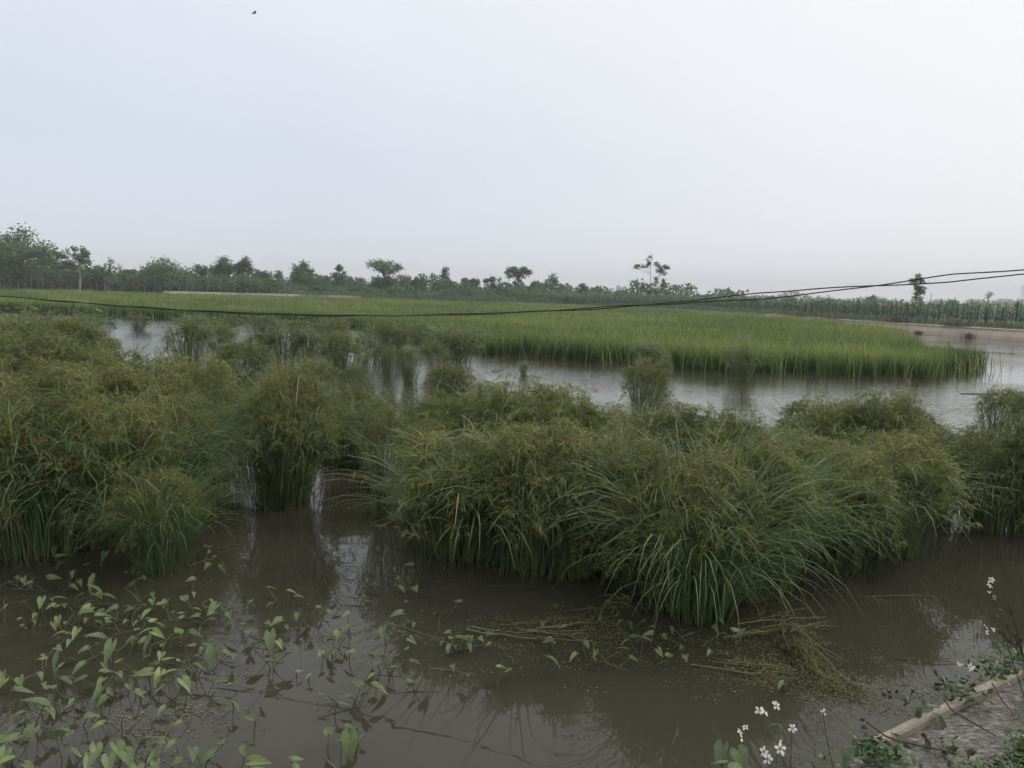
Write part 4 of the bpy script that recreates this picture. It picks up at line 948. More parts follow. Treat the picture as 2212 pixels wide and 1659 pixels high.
BLADES = [blade_mesh(k).mesh('blade', M['blade'], True) for k in range(7)]
DRY = [blade_mesh(20 + k).mesh('dry_blade', M['dry'], True) for k in range(4)]
rs = random.Random(11)
for i, (x, y, h, rc, label) in enumerate(SEDGE):
    d = math.hypot(x, y)
    lod = 0 if d < 9.3 else 1 if d < 17 else 2
    src = VAR[lod][i % len(VAR[lod])]
    if 'nearest sedge' in label or 'short bright' in label or 'drooping blades right' in label: src = LEAFY
    if 'sparse' in label: src = SPARSE
    root = tag(empty('sedge_clump', (x, y, 0), rs.random() * 6.28), label, 'sedge', 'sedge clumps standing in the flood water')
    kr, kh = rc / R0, h / H0
    kr *= (1.12 if x > -.6 else 1.0, 1.0, .95)[lod]; kh *= .95
    root.rotation_euler = (rs.uniform(-.1, .1), rs.uniform(-.1, .1), root.rotation_euler.z)
    kx, ky = kr * rs.uniform(.88, 1.12), kr * rs.uniform(.88, 1.12)
    for nm, me in zip(('stems', 'flower_heads', 'blades'), src):
        tag(link(nm, me, root, scale=(kx, ky, kh)), kind='stuff')
    if lod == 0:
        nb = 16 if src is LEAFY else 9
        for k in range(nb):
            a = rs.random() * 6.28
            rr = rc * .3 * rs.random()
            s_ = h * (.72 + .35 * rs.random())
            link('blade', BLADES[rs.randrange(7)], root, (rr * math.cos(a), rr * math.sin(a), 0), (0, 0, a + rs.uniform(-.4, .4)), (s_, 1, s_))
        nd = 7 if 'orange' in label or 'pale dry' in label else 1 + rs.randrange(2)
        for k in range(nd):
            a = rs.random() * 6.28
            if 'orange' in label: me = DRY_ORANGE[k % 3] if 'DRY_ORANGE' in globals() else DRY[k % 4]
            s_ = h * (.6 + .5 * rs.random()) if 'orange' not in label else h * (.35 + .3 * rs.random())
            o = link('dry_blade', DRY[rs.randrange(4)], root, (rc * .3 * math.cos(a), rc * .3 * math.sin(a), 0), (0, 0, a), (s_, 1, s_))
            tag(o, 'orange dry leaf blade' if 'orange' in label else 'pale straw coloured dry leaf blade')

# ------------------------------------------------------------------ rice
rf = np.array(RICE_FRONT)
rice_back = np.array([(-62, 94.5), (-46, 96.5), (-31, 103.5), (-14, 107), (0, 105.5), (13.5, 94.5), (21.5, 74), (23.2, 60), (22.5, 48), (20.5, 40), (15.2, 28.5), (16.2, 26.6)])
RP = np.concatenate([rf, rice_back[::-1]])
RP = np.concatenate([[(-62, 56)], RP])


def inside(P, poly):
    x, y = P[:, 0], P[:, 1]
    c = np.zeros(len(P), bool)
    for k in range(len(poly)):
        x0, y0 = poly[k]; x1, y1 = poly[k - 1]
        with np.errstate(divide='ignore', invalid='ignore'):
            q = ((y0 > y) != (y1 > y)) & (x < (x1 - x0) * (y - y0) / (y1 - y0 + 1e-12) + x0)
        c ^= q
    return c


def seg_dist(P, line):
    best = np.full(len(P), 1e9)
    for k in range(len(line) - 1):
        a, b = np.array(line[k]), np.array(line[k + 1])
        t = np.clip(((P - a) @ (b - a)) / ((b - a) @ (b - a)), 0, 1)
        best = np.minimum(best, np.linalg.norm(P - (a + t[:, None] * (b - a)), axis=1))
    return best


def hills(sp, jit, sel):
    xs = np.arange(-62, 26, sp); ys = np.arange(20, 108, sp)
    X, Y = np.meshgrid(xs, ys)
    P = np.stack([X.ravel(), Y.ravel()], 1) + (rng.random((X.size, 2)) - .5) * sp * jit
    P = P[inside(P, RP)]
    view = np.abs(P[:, 0] / P[:, 1]) < .74
    P = P[view]
    d = seg_dist(P, RICE_EDGE)
    return P[sel(P, d)], d[sel(P, d)]


RICE_EDGE = [tuple(p) for p in rf] + [(16.2, 26.6), (15.2, 28.5), (20.5, 40)]
def patch(P):
    return (np.sin(P[:, 0] * .35 + 1.3 * np.sin(P[:, 1] * .21)) + np.sin(P[:, 1] * .55 + P[:, 0] * .23) + .8 * np.sin(P[:, 0] * 1.3 + P[:, 1] * .9)) / 2.8
g = Geo()
def rice_band(sp, nbl, hw, seg, sel, zlow):
    P, d = hills(sp, 1.1, sel)
    bay = .6 * np.clip(np.sin(P[:, 0] * 1.9 + np.sin(P[:, 0] * .7) * 2) + .6 * np.sin(P[:, 0] * 4.3), 0, 2)
    ragged = (d > bay) & ((d > .3) | (rng.random(len(d)) < .7))
    P, d = P[ragged], d[ragged]
    n = len(P) * nbl
    b = np.repeat(P, nbl, 0) + rng.normal(size=(n, 2)) * sp * .22
    pv = np.repeat(patch(P), nbl)
    az = rng.random(n) * 2 * math.pi
    top = np.repeat(.72 + .10 * patch(P) + .11 * rng.normal(size=len(P)), nbl) * (.75 + .35 * rng.random(n))
    K = seg + 1
    t = np.linspace(0, 1, K)[None]
    lean = (.04 + .3 * rng.random(n) ** 1.6)[:, None]
    z = zlow + (top[:, None] - zlow) * (t - (.05 + .25 * rng.random((n, 1)) ** 2) * t ** 4)
    P3 = np.stack([b[:, :1] + np.cos(az)[:, None] * lean * t ** 2, b[:, 1:] + np.sin(az)[:, None] * lean * t ** 2, z], -1)
    sd = np.stack([np.cos(az + 1.57), np.sin(az + 1.57), np.zeros(n)], 1)
    wd = (1 - t ** 2.2) * hw + hw * .12
    g.ribbon(P3, sd, np.broadcast_to(wd, (n, K)), np.clip((.5 + .22 * pv + .2 * rng.normal(size=n))[:, None] - .55 * (1 - np.clip((z - .05) / .6, 0, 1)) ** 1.0 + .12 * t ** 2, 0, 1))  # stalk feet darker green, with front-edge shade painted into the colour as well
    return n
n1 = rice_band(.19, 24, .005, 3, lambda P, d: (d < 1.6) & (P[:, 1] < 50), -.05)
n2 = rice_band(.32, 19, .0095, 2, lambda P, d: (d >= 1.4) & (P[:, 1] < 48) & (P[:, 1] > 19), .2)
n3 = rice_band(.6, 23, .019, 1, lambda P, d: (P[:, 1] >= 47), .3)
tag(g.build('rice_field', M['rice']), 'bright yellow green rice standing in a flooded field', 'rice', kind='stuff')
# loose bent plants along the outer edge of the rice
g = Geo()
Pe = poly_at(rf[2:], 900)
n = len(Pe)
b = np.c_[Pe + rng.normal(size=(n, 2)) * .16 - np.array([0, .12]), np.full(n, -.04)]
az = rng.random(n) * 6.28
P3 = arc(n, b, az, R(84) - rng.random(n) * R(14), R(15) + rng.random(n) ** 2 * R(120), .55 + .35 * rng.random(n), 6, rng, 2.0)
P3[..., 2] = np.maximum(P3[..., 2], -.03)
g.ribbon(P3, norm(np.stack([-np.sin(az), np.cos(az), 0 * az], 1)), np.broadcast_to(np.array([.007, .008, .008, .007, .005, .001]), (n, 6)), np.clip(.5 + .25 * rng.normal(size=n), 0, 1))
tag(g.build('rice_edge', M['rice']), 'loose rice stalks leaning over the water along the field edge', 'rice', kind='stuff')

# ------------------------------------------------------------------ corn on the far bank
def corn_geo(g, seed, at=(0, 0, 0), h=1.42, simple=False):
    rg = np.random.default_rng(seed)
    at = np.array(at, float)
    K = 4
    lean = rg.normal(size=2) * .06
    t = np.linspace(0, 1, K)
    P = at + np.stack([lean[0] * t ** 2, lean[1] * t ** 2, h * t - .05], 1)
    g.tube(P[None], np.linspace(.02, .008, K)[None], 3 if simple else 4, np.array([.7]))
    n = 9 if simple else 12
    zz = np.linspace(.18, .92, n) * h
    a0 = rg.random() * 6.28
    az = a0 + (np.arange(n) % 2) * math.pi + rg.normal(size=n) * .45
    fr = zz / h
    base = at + np.stack([lean[0] * fr ** 2, lean[1] * fr ** 2, zz], 1)
    K = 5 if simple else 6
    L = (.45 + .35 * np.sin(fr * 3.1)) * (.85 + .3 * rg.random(n)) * h / 1.8
    P = arc(n, base, az, R(62) + rg.normal(size=n) * R(10), R(75) + rg.random(n) * R(70), L, K, rg, 1.3)
    sd = np.stack([-np.sin(az), np.cos(az), rg.normal(size=n) * .5], 1)
    tt = np.linspace(0, 1, K)
    wd = .045 * np.sin(np.minimum(1, .25 + tt) * 2.6) * (1 - tt ** 3) + .002
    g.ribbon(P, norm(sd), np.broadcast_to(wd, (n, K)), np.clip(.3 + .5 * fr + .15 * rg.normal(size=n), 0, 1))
    if not simple:
        m = 5
        az = rg.random(m) * 6.28
        P = arc(m, np.repeat((at + np.array([lean[0], lean[1], h - .06]))[None], m, 0), az, np.full(m, R(70)), np.full(m, R(35)), np.full(m, .22), 3, rg)
        g.ribbon(P, np.stack([-np.sin(az), np.cos(az), 0 * az], 1), np.full((m, 3), .008), np.full(m, 1.0))


CORN = []
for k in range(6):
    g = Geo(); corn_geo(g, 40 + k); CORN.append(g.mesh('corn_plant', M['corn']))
cf = poly_at(CORN_FRONT, 300)
rs = random.Random(5)
for k, (x, y) in enumerate(cf):
    row = k % 2
    o = link('corn_plant', CORN[rs.randrange(6)], None, (x + rs.uniform(-.15, .15), y + row * .5 + rs.uniform(-.2, .2), .6), (0, 0, rs.random() * 6.28), (1, 1, rs.uniform(.72, 1.18) * (1 + .1 * math.sin(k * .21) + .07 * math.sin(k * .63))))
    tag(o, 'green corn plant in the front row of the field on the far bank', 'corn', 'corn plants in the front row on the far bank')
g = Geo()
tcf = norm(np.gradient(cf, axis=0)); ocf = np.stack([tcf[:, 1], -tcf[:, 0]], 1)
ocf *= np.sign((ocf * np.array([[1, 1]])).sum(1))[:, None]
for rowi in range(1, 9):
    for k in range(0, 300, 2 if rowi < 5 else 3):
        q = cf[k] + ocf[k] * (rowi * .75) + rng.normal(size=2) * .2
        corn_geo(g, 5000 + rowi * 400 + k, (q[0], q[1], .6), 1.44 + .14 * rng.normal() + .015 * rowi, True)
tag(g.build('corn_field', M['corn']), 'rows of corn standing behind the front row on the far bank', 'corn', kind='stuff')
# weeds and dead reeds between bank top and corn
g = Geo()
wb = poly_at([(38, 42), (32.5, 48), (28.5, 58), (26, 76), (17, 99), (3, 111)], 5200)
q = wb + rng.normal(size=(5200, 2)) * 1.1 + np.array([1.6, 1.2])
n = len(q)
az = rng.random(n) * 6.28
P = arc(n, np.c_[q, np.full(n, .58)], az, R(80) - rng.random(n) * R(30), R(30) + rng.random(n) * R(70), .25 + .35 * rng.random(n), 4, rng)
g.ribbon(P, np.stack([-np.sin(az), np.cos(az), 0 * az], 1), np.broadcast_to(np.array([.02, .03, .02, .004]), (n, 4)), rng.random(n) * .7)
tag(g.build('bank_weeds', M['tree']), 'low weeds on the bank in front of the corn', 'weeds', kind='stuff')
for k, (x, y, s_) in enumerate([(27.9, 56.5, 1.0), (25.6, 62.5, 1.2), (25.0, 68.0, 1.1), (29.3, 51.2, .8)]):
    g = Geo(); n = 160
    az = rng.random(n) * 6.28
    b = np.c_[rng.normal(size=(n, 2)) * .55 * s_, np.zeros(n)]
    P = arc(n, b, az, R(70) - rng.random(n) * R(30), R(20) + rng.random(n) * R(70), .5 + .4 * rng.random(n), 4, rng)
    g.ribbon(P, np.stack([-np.sin(az), np.cos(az), 0 * az], 1), np.broadcast_to(np.array([.012, .014, .01, .002]), (n, 4)), rng.random(n))
    root = empty('dead_weed', (x, y, .6)); tag(g.build('blades', M['reed_dead'], root), kind='stuff')
    tag(root, 'brown dead weed tuft on the bank edge, %s from the right' % ['second', 'third', 'fourth', 'first'][k], 'weed', 'dead weeds on the bank edge')
for k, (x, y, s_) in enumerate([(29.0, 49.2, .55), (27.6, 52.6, .4)]):
    g = Geo(); n = 120
    az = rng.random(n) * 6.28
    b = np.c_[rng.normal(size=(n, 2)) * .28 * s_, np.full(n, -.05)]
    P = arc(n, b, az, R(82) - rng.random(n) * R(25), R(10) + rng.random(n) * R(60), (.5 + .4 * rng.random(n)) * s_, 4, rng)
    g.ribbon(P, np.stack([-np.sin(az), np.cos(az), 0 * az], 1), np.broadcast_to(np.array([.01, .012, .008, .002]), (n, 4)), rng.random(n))
    root = empty('reed_tuft', (x, y, 0)); tag(g.build('blades', M['reed_dead'], root), kind='stuff')
    tag(root, ['larger', 'smaller'][k] + ' brown reed tuft at the foot of the tan bank', 'reed', 'reeds below the tan bank')

# ------------------------------------------------------------------ trees on the far bank
def make_tree(x, y, h, r, habit, label, group='trees on the far bank', z0=.6, seed=None):
    rg = np.random.default_rng(int(seed if seed is not None else abs(x * 131 + y * 17 + h * 7) * 10) % 100000)
    root = tag(empty('tree', (x, y, z0)), label, 'tree', group)
    gt, gl = Geo(), Geo()
    leafm, barkm = M['tree'], M['bark']
    # cluster centres by habit
    if habit == 'broad':
        n = 70
        c = rg.normal(size=(n, 3)); c = norm(c) * (rg.random(n) ** .35)[:, None]
        c = np.c_[c[:, :2] * r, h * .48 + c[:, 2] * h * .36]
        c[:, 0] *= 1 + .15 * rg.normal(size=n)
        c = np.concatenate([c, [(0.4, 0, h * .97), (.2, .2, h * .92), (-.9, 0, h * .86), (1.3, 0, h * .87)]])
        cr, nl, ls = r * .25, 85, .32
    elif habit in ('round', 'bush'):
        n = 46 if habit == 'round' else 40
        c = norm(rg.normal(size=(n, 3))) * (rg.random(n) ** .4)[:, None]
        cz = .52 if habit == 'round' else .46
        c = np.c_[c[:, :2] * r * .9, h * cz + c[:, 2] * h * (.43 if habit == 'round' else .46)]
        if habit == 'round':
            c[:, 2] += h * .08 * np.sin(c[:, 0] * 3.1)
        cr, nl, ls = r * .27, 60, .27
    elif habit in ('open', 'tufted', 'pale'):
        n = 26
        c = norm(rg.normal(size=(n, 3))) * (.55 + .45 * rg.random(n))[:, None]
        lo = .70 if habit != 'tufted' else .55
        c = np.c_[c[:, :2] * r, h * lo + c[:, 2] * h * (1 - lo)]
        cr, nl, ls = r * .2, 38, .24
    elif habit == 'umbrella':
        n = 34
        a = rg.random(n) * 6.28; rr = r * np.sqrt(rg.random(n))
        tier = rg.random(n) < .3
        zz = h * (.97 - .14 * (rr / r) ** 2 + .02 * rg.normal(size=n)) - tier * h * .14
        c = np.c_[rr * np.cos(a), rr * np.sin(a), zz]
        cr, nl, ls = r * .2, 44, .22
    elif habit == 'column':
        n = 26
        zz = h * (.2 + .78 * rg.random(n))
        rr = r * (1.05 - .6 * (zz / h) ** 2) * np.sqrt(rg.random(n)); a = rg.random(n) * 6.28
        c = np.c_[rr * np.cos(a), rr * np.sin(a), zz]
        cr, nl, ls = r * .33, 34, .22
    elif habit == 'flat':
        n = 18
        a = rg.random(n) * 6.28; rr = r * np.sqrt(rg.random(n))
        c = np.c_[rr * np.cos(a), rr * np.sin(a) * .8, h * (.85 + .08 * rg.normal(size=n))]
        cr, nl, ls = r * .26, 30, .22
    elif habit == 'spindly':
        n = 9
        a = rg.random(n) * 6.28
        zz = h * (.55 + .45 * rg.random(n)); rr = r * (.3 + .7 * rg.random(n))
        c = np.c_[rr * np.cos(a), rr * np.sin(a), zz]
        c[0] = (0, 0, h * .97)
        cr, nl, ls = .28, 14, .2
    elif habit == 'bare':
        n = 22
        a = rg.random(n) * 6.28; rr = r * np.sqrt(rg.random(n))
        c = np.c_[rr * np.cos(a), rr * np.sin(a), h * (.65 + .35 * rg.random(n))]
        cr, nl, ls = .3, 0, .2
        barkm = M['bark_pale']
    elif habit == 'forked':
        c = np.array([(-.15, 0, .98), (-.5, .1, .93), (-.3, 0, .86), (-.55, 0, .80), (-1.0, .1, .80), (-1.55, .1, .80), (-1.75, 0, .77), (.5, 0, .86), (.75, .1, .82), (1.0, 0, .77), (1.3, .1, .73), (1.55, 0, .80), (1.8, 0, .78), (1.2, -.1, .68),
                      (1.55, 0, .66), (.8, .2, .72), (.55, 0, .55), (.65, .1, .49), (1.45, .1, .53), (1.5, 0, .47), (1.4, 0, .42), (-.9, .1, .38)])
        c = np.c_[c[:, 0] * r / 1.9, c[:, 1] * r, c[:, 2] * h]
        cr, nl, ls = .27, 60, .18
    elif habit == 'lean':
        c = np.array([(.1, 0, .97), (.25, 0, .90), (-.45, 0, .87), (-.25, .1, .84), (.5, 0, .84), (.1, .1, .72), (.45, 0, .70), (.8, 0, .67), (.6, 0, .60), (.2, .1, .60), (.1, 0, .47), (.5, .1, .45), (.3, 0, .36), (.6, 0, .33), (.0, 0, .30), (.8, .1, .22), (.3, .2, .2), (.5, 0, .15), (-.1, .1, .14)])
        c = np.c_[c[:, 0] * r, c[:, 1] * r, c[:, 2] * h]
        cr, nl, ls = .22, 50, .16
    # trunk
    if habit == 'forked':
        stems = [np.array([(0, 0, -.2), (-.05, 0, .3 * h), (-.1, 0, .55 * h), (-.15, 0, .95 * h)]), np.array([(.1, 0, -.2), (.3, 0, .3 * h), (.7, 0, .5 * h), (1.2 * r / 1.9, 0, .74 * h)])]
        for s_ in stems: gt.tube(s_[None], np.array([[.07, .06, .045, .02]]), 6, .5)
        for q in c:
            s_ = stems[0] if q[0] < .3 else stems[1]
            zz = q[2] * .82
            b = np.array([np.interp(zz, s_[:, 2], s_[:, i]) for i in range(3)])
            m_ = (b + q) / 2 + np.array([0, 0, -.12])
            gt.tube(np.stack([b, m_, q])[None], np.array([[.025, .018, .008]]), 3, .5)
        barkm = M['bark_pale']
    else:
        tb = .035 * h if habit in ('broad',) else .018 * h
        top = np.array([c[:, 0].mean() * .5, c[:, 1].mean() * .5, np.percentile(c[:, 2], 60)])
        tp = np.stack([np.array([0, 0, -.2]), np.array([.02 * h, 0, top[2] * .4]), np.array([.0, .01 * h, top[2] * .75]), top])
        gt.tube(tp[None], np.array([[tb * 1.25, tb, tb * .75, tb * .4]]), 6, .5)
        if habit == 'pale': barkm = M['bark_pale']
        sel = c if len(c) < 30 else c[rg.choice(len(c), 26, replace=False)]
        for q in sel:
            zz = max(.25 * top[2], min(q[2] * .72, top[2]))
            b = np.array([np.interp(zz, tp[:, 2], tp[:, i]) for i in range(3)])
            m_ = b * .45 + q * .55 + np.array([0, 0, -.05 * h * .3])
            gt.tube(np.stack([b, m_, q])[None], np.array([[tb * .45, tb * .3, tb * .12]]), 3, .5)
    gt.build('trunk', barkm, root, True)
    if nl:
        k = len(c)
        m_ = rg.integers(int(nl * .7), int(nl * 2.0), k)
        cc = np.repeat(c, m_, 0)
        off = rg.normal(size=cc.shape) * cr * np.array([.7, .7, .55])
        cv = np.repeat(rg.random(k) * .6, m_) + rg.random(len(cc)) * .4
        gl.leaves(cc + off, ls * (.5 + .6 * rg.random(len(cc))), cv, rg)
        gl.build('crown', leafm, root)
    return root


for t in TREES:
    make_tree(*t)


def frond_crown(g, top, n, L, rg, el0=55, width=.5):
    az = np.arange(n) * 2.4 + rg.random(n)
    el = R(el0) + rg.normal(size=n) * R(22)
    P = arc(n, np.repeat(np.array(top)[None], n, 0), az, el, R(75) + rg.random(n) * R(40), L * (.8 + .4 * rg.random(n)), 7, rg, 1.2)
    g.ribbon(P, np.stack([-np.sin(az), np.cos(az), 0 * az], 1), np.full((n, 7), .02), np.full(n, .3))
    # leaflets
    for k in range(1, 7):
        for sgn in (-1, 1):
            d = np.stack([-np.sin(az) * sgn + np.cos(az) * .5, np.cos(az) * sgn + np.sin(az) * .5, np.full(n, -.35)], 1)
            b = P[:, k]
            ll = L * .26 * (1 - abs(k - 3) / 6)
            g.ribbon(np.stack([b, b + norm(d) * ll], 1), norm(np.stack([np.cos(az), np.sin(az), np.full(n, .1)], 1)), np.broadcast_to(np.array([.05, .015]), (n, 2)) * L, rg.random(n) * .6)


for (x, y, h, lab) in PALMS:
    rg = np.random.default_rng(int(abs(x) * 10))
    root = tag(empty('palm_tree', (x, y, .6)), lab, 'palm', 'palms beyond the corn')
    g = Geo(); g.tube(np.array([[(0, 0, -.2), (.05, 0, h * .4), (.1, 0, h * .72)]]), np.array([[.14, .11, .1]]), 6, .5)
    g.build('trunk', M['bark'], root, True)
    g = Geo(); frond_crown(g, (.1, 0, h * .72), 14, h * .42 if h < 5 else 1.9, rg)
    g.build('crown', M['tree'], root)

# banana plants at the foot of the forked tree
for k, (dx, dy, h, lab) in enumerate([(-.4, -1.0, 2.5, 'broad leaved banana plant at the foot of the tall forked tree'), (.9, -.6, 2.7, 'banana plant with upright leaves right of the tall forked tree'), (2.1, -.8, 2.2, 'smaller banana plant farther right of the tall forked tree')]):
    fx, fy = [t for t in TREES if t[4] == 'forked'][0][:2]
    rg = np.random.default_rng(70 + k)
    root = tag(empty('banana_plant', (fx + dx, fy + dy, .6)), lab, 'banana plant', 'banana plants at the forked tree')
    g = Geo(); g.tube(np.array([[(0, 0, -.2), (.02, 0, h * .3), (.03, 0, h * .55)]]), np.array([[.12, .1, .06]]), 6, .5); g.build('stem', M['vine'], root, True)
    for q in range(7):
        g = Geo()
        az = np.array([q * 2.4 + rg.random()])
        P = arc(1, np.array([[.03, 0, h * .5]]), az, np.array([R(78) - rg.random() * R(30)]), np.array([R(40) + rg.random() * R(80)]), np.array([h * .62]), 7, rg, 1.5)
        tt = np.linspace(0, 1, 7)
        g.fold(P, np.array([[-math.sin(az[0]), math.cos(az[0]), .2]]), np.array([[0, 0, 1.0]]), (.24 * np.sin(np.clip(tt, .05, .98) * math.pi) ** .6 + .01)[None], .3, np.array([.4 + .5 * rg.random()]))
        g.build('leaf', M['cover'], root)

# row of young pale-stemmed trees along the left bank
rs = random.Random(21)
yl = poly_at([(-72, 101), (-60, 101), (-45, 104), (-33, 109.5)], 52)
for k, (x, y) in enumerate(yl):
    rg = np.random.default_rng(3000 + k)
    h = rs.uniform(2.1, 2.9) * (1.08 - .004 * k)
    root = tag(empty('young_tree', (x + rs.uniform(-.3, .3), y + rs.uniform(-.7, .7), .6), rs.random() * 6.28),
               'pale stemmed young tree, %s from the left in the left bank row' % ordinal(k + 1), 'tree', 'young trees in the left bank row')
    g = Geo()
    g.tube(np.array([[(0, 0, -.1), (rg.normal() * .05, 0, h * .5), (rg.normal() * .12, rg.normal() * .1, h * .92)]]), np.array([[.045, .035, .015]]), 5, .5)
    for q in range(4):
        a = rg.random() * 6.28; zz = h * (.5 + .1 * q)
        g.tube(np.array([[(0, 0, zz), (.3 * math.cos(a), .3 * math.sin(a), zz + .35)]]), np.array([[.018, .008]]), 3, .5)
    g.build('trunk', M['bark_pale'], root, True)
    g = Geo()
    m_ = 95
    c = rg.normal(size=(m_, 3)) * np.array([.34, .34, .24 * h]) + np.array([0, 0, h * .74])
    c[:, 2] = np.clip(c[:, 2], .35 * h, h * 1.05)
    g.leaves(c, .12 + .16 * rg.random(m_), rg.random(m_), rg, .1, 2.2)
    g.build('crown', M['tree'], root)

# undergrowth along the tree line: one dark leafy mass
g = Geo()
ug = poly_at([(-80, 104), (-62, 104), (-45, 107), (-32, 112.5), (-14, 115.5), (2, 114.5), (10, 111)], 26000)
n = len(ug)
dep = rng.random(n) ** 1.3 * 5.0
hmax = 1.5 + .45 * np.sin(ug[:, 0] * .6) + .35 * np.sin(ug[:, 0] * 1.73 + 1) + np.where(ug[:, 0] < -35, .75, .35)
c = np.c_[ug[:, 0] + rng.normal(size=n) * .3, ug[:, 1] + dep, .55 + rng.random(n) * hmax * (.55 + .13 * dep)]
g.leaves(c, .22 + .25 * rng.random(n), np.clip(.35 * rng.random(n) + .25 * (1 + np.sin(ug[:, 0] * .9)), 0, 1), rng, .2, 1.8)
tag(g.build('undergrowth', M['tree']), 'dark leafy undergrowth below the far bank trees', 'undergrowth', kind='stuff')

# hedgerow and thickets farther back, hazier
g = Geo()
n = 14000
xx = -110 + rng.random(n) * 150
hx = 2.9 + .8 * np.sin(xx * .31) + .7 * np.sin(xx * .83 + 2) + .5 * np.sin(xx * 2.1)
c = np.c_[xx, 136 + rng.random(n) * 12 - .004 * (xx + 20) ** 2 * .3, .6 + rng.random(n) ** .8 * np.clip(hx, .9, 5)]
g.leaves(c, .3 + .3 * rng.random(n), np.clip(.3 + .4 * rng.random(n) + .2 * np.sin(xx * .7), 0, 1), rng, .2, 1.6)
tag(g.build('back_thicket', M['tree']), 'hazy thicket filling the view behind the far bank trees', 'thicket', kind='stuff')

# low scrub and tall grass in front of the undergrowth, right of the young trees
g = Geo()
q = poly_at([(-34, 109), (-14, 112.8), (2, 111.5), (6, 109.5)], 5000) + rng.normal(size=(5000, 2)) * .9
n = len(q); az = rng.random(n) * 6.28
P = arc(n, np.c_[q, np.full(n, .55)], az, R(82) - rng.random(n) * R(20), R(20) + rng.random(n) * R(70), .5 + .7 * rng.random(n), 4, rng)
g.ribbon(P, np.stack([-np.sin(az), np.cos(az), 0 * az], 1), np.broadcast_to(np.array([.03, .035, .025, .004]), (n, 4)), rng.random(n) * .9)
tag(g.build('bank_scrub', M['corn']), 'tall grass and scrub at the back of the rice field', 'scrub', kind='stuff')

# wood far behind, read as one mass
g = Geo()
n = 9000
th = R(-42) + rng.random(n) * R(84)
dd = 380 + 320 * rng.random(n)
hx = 2.6 + 1.7 * np.sin(th * 23) + 1.4 * np.sin(th * 57 + 1) + 1.0 * np.sin(th * 131)
c = np.c_[dd * np.sin(th), dd * np.cos(th), .6 + rng.random(n) * np.clip(hx, 1.2, 8) * dd / 480]
g.leaves(c, 1.1 + .9 * rng.random(n), rng.random(n), rng, .2, 1.5)
tag(g.build('far_woodland', M['tree']), 'hazy far line of trees beyond the fields', 'trees', kind='stuff')

# ------------------------------------------------------------------ far buildings, pylons, poles
HL = {'shed': ('low grey roofed shed between trees on the left', 'shed'), 'block': ('pale grey far building standing above the corn at centre right', 'building'),
      'tank': ('white far tower building with notched top above the corn', 'tower'), 'tiled': ('far house with a dark pitched roof left of the palms', 'house'),
      'hip': ('far hip roofed house right of the cable crossed tree', 'house'), 'tiled2': ('far house with a dark pitched roof left of the small sapling', 'house'),
      'hip2': ('widest far hip roofed house near the right edge', 'house')}
for nm, x, y, h, wd in HOUSES:
    lab, cat = HL[nm]
    root = tag(empty({'shed': 'shed', 'block': 'far_building', 'tank': 'tower_building'}.get(nm, 'house'), (x, y, .5), -math.atan2(x, y)), lab, cat, 'far houses' if cat == 'house' else None)
    hw = wd / 2; dp = wd * .7
    if nm in ('block', 'tank'):
        g = Geo(); g.box((-hw, 0, 0), (hw, dp, h)); g.build('wall', M['grey_wall'] if nm == 'block' else M['white_wall'], root)
        if nm == 'tank':
            for k in range(5):
                g = Geo(); xx = -hw + k * wd / 5 + .1
                g.box((xx, -.15, h - .1), (xx + wd / 5 * .55, .3, h + .8)); g.build('parapet', M['white_wall'], root)
            g = Geo(); g.box((hw * .45, 1, h + .005), (hw * .95, 3, h + 1.4)); g.build('roof_hut', M['white_wall'], root)
        else:
            g = Geo(); g.box((-hw * .9, 1, h + .005), (-.2, 4, h + 1.6)); g.build('roof_hut', M['grey_wall'], root)
        for r_ in range(3):
            for k in range(3):
                g = Geo(); xx = -hw * .7 + k * wd * .28; zz = h * (.45 + .17 * r_)
                g.box((xx, -.05, zz), (xx + wd * .1, .02, zz + h * .08)); g.build('window', M['dark'], root)
    else:
        wh = h * .58
        g = Geo(); g.box((-hw * .9, 0, 0), (hw * .9, dp, wh)); g.build('wall', M['grey_wall'] if nm == 'shed' else M['white_wall'], root)
        g = Geo()
        o_x, o_y = hw * 1.08, .7
        ridge = .45 if 'hip' in nm else .98
        V = [(-o_x, -o_y, wh - .05), (o_x, -o_y, wh - .05), (o_x, dp + o_y, wh - .05), (-o_x, dp + o_y, wh - .05), (-hw * ridge, dp / 2, h), (hw * ridge, dp / 2, h)]
        g.add(V, [(0, 1, 5, 4), (2, 3, 4, 5), (0, 3, 2, 1)], [(1, 2, 5), (3, 0, 4)])
        g.build('roof', M['roof_grey'] if nm == 'shed' else M['roof'], root)
        for k in (-.5, .45):
            g = Geo(); g.box((hw * k - .5, -.06, wh * .35), (hw * k + .5, .03, wh * .8)); g.build('window', M['dark'], root)

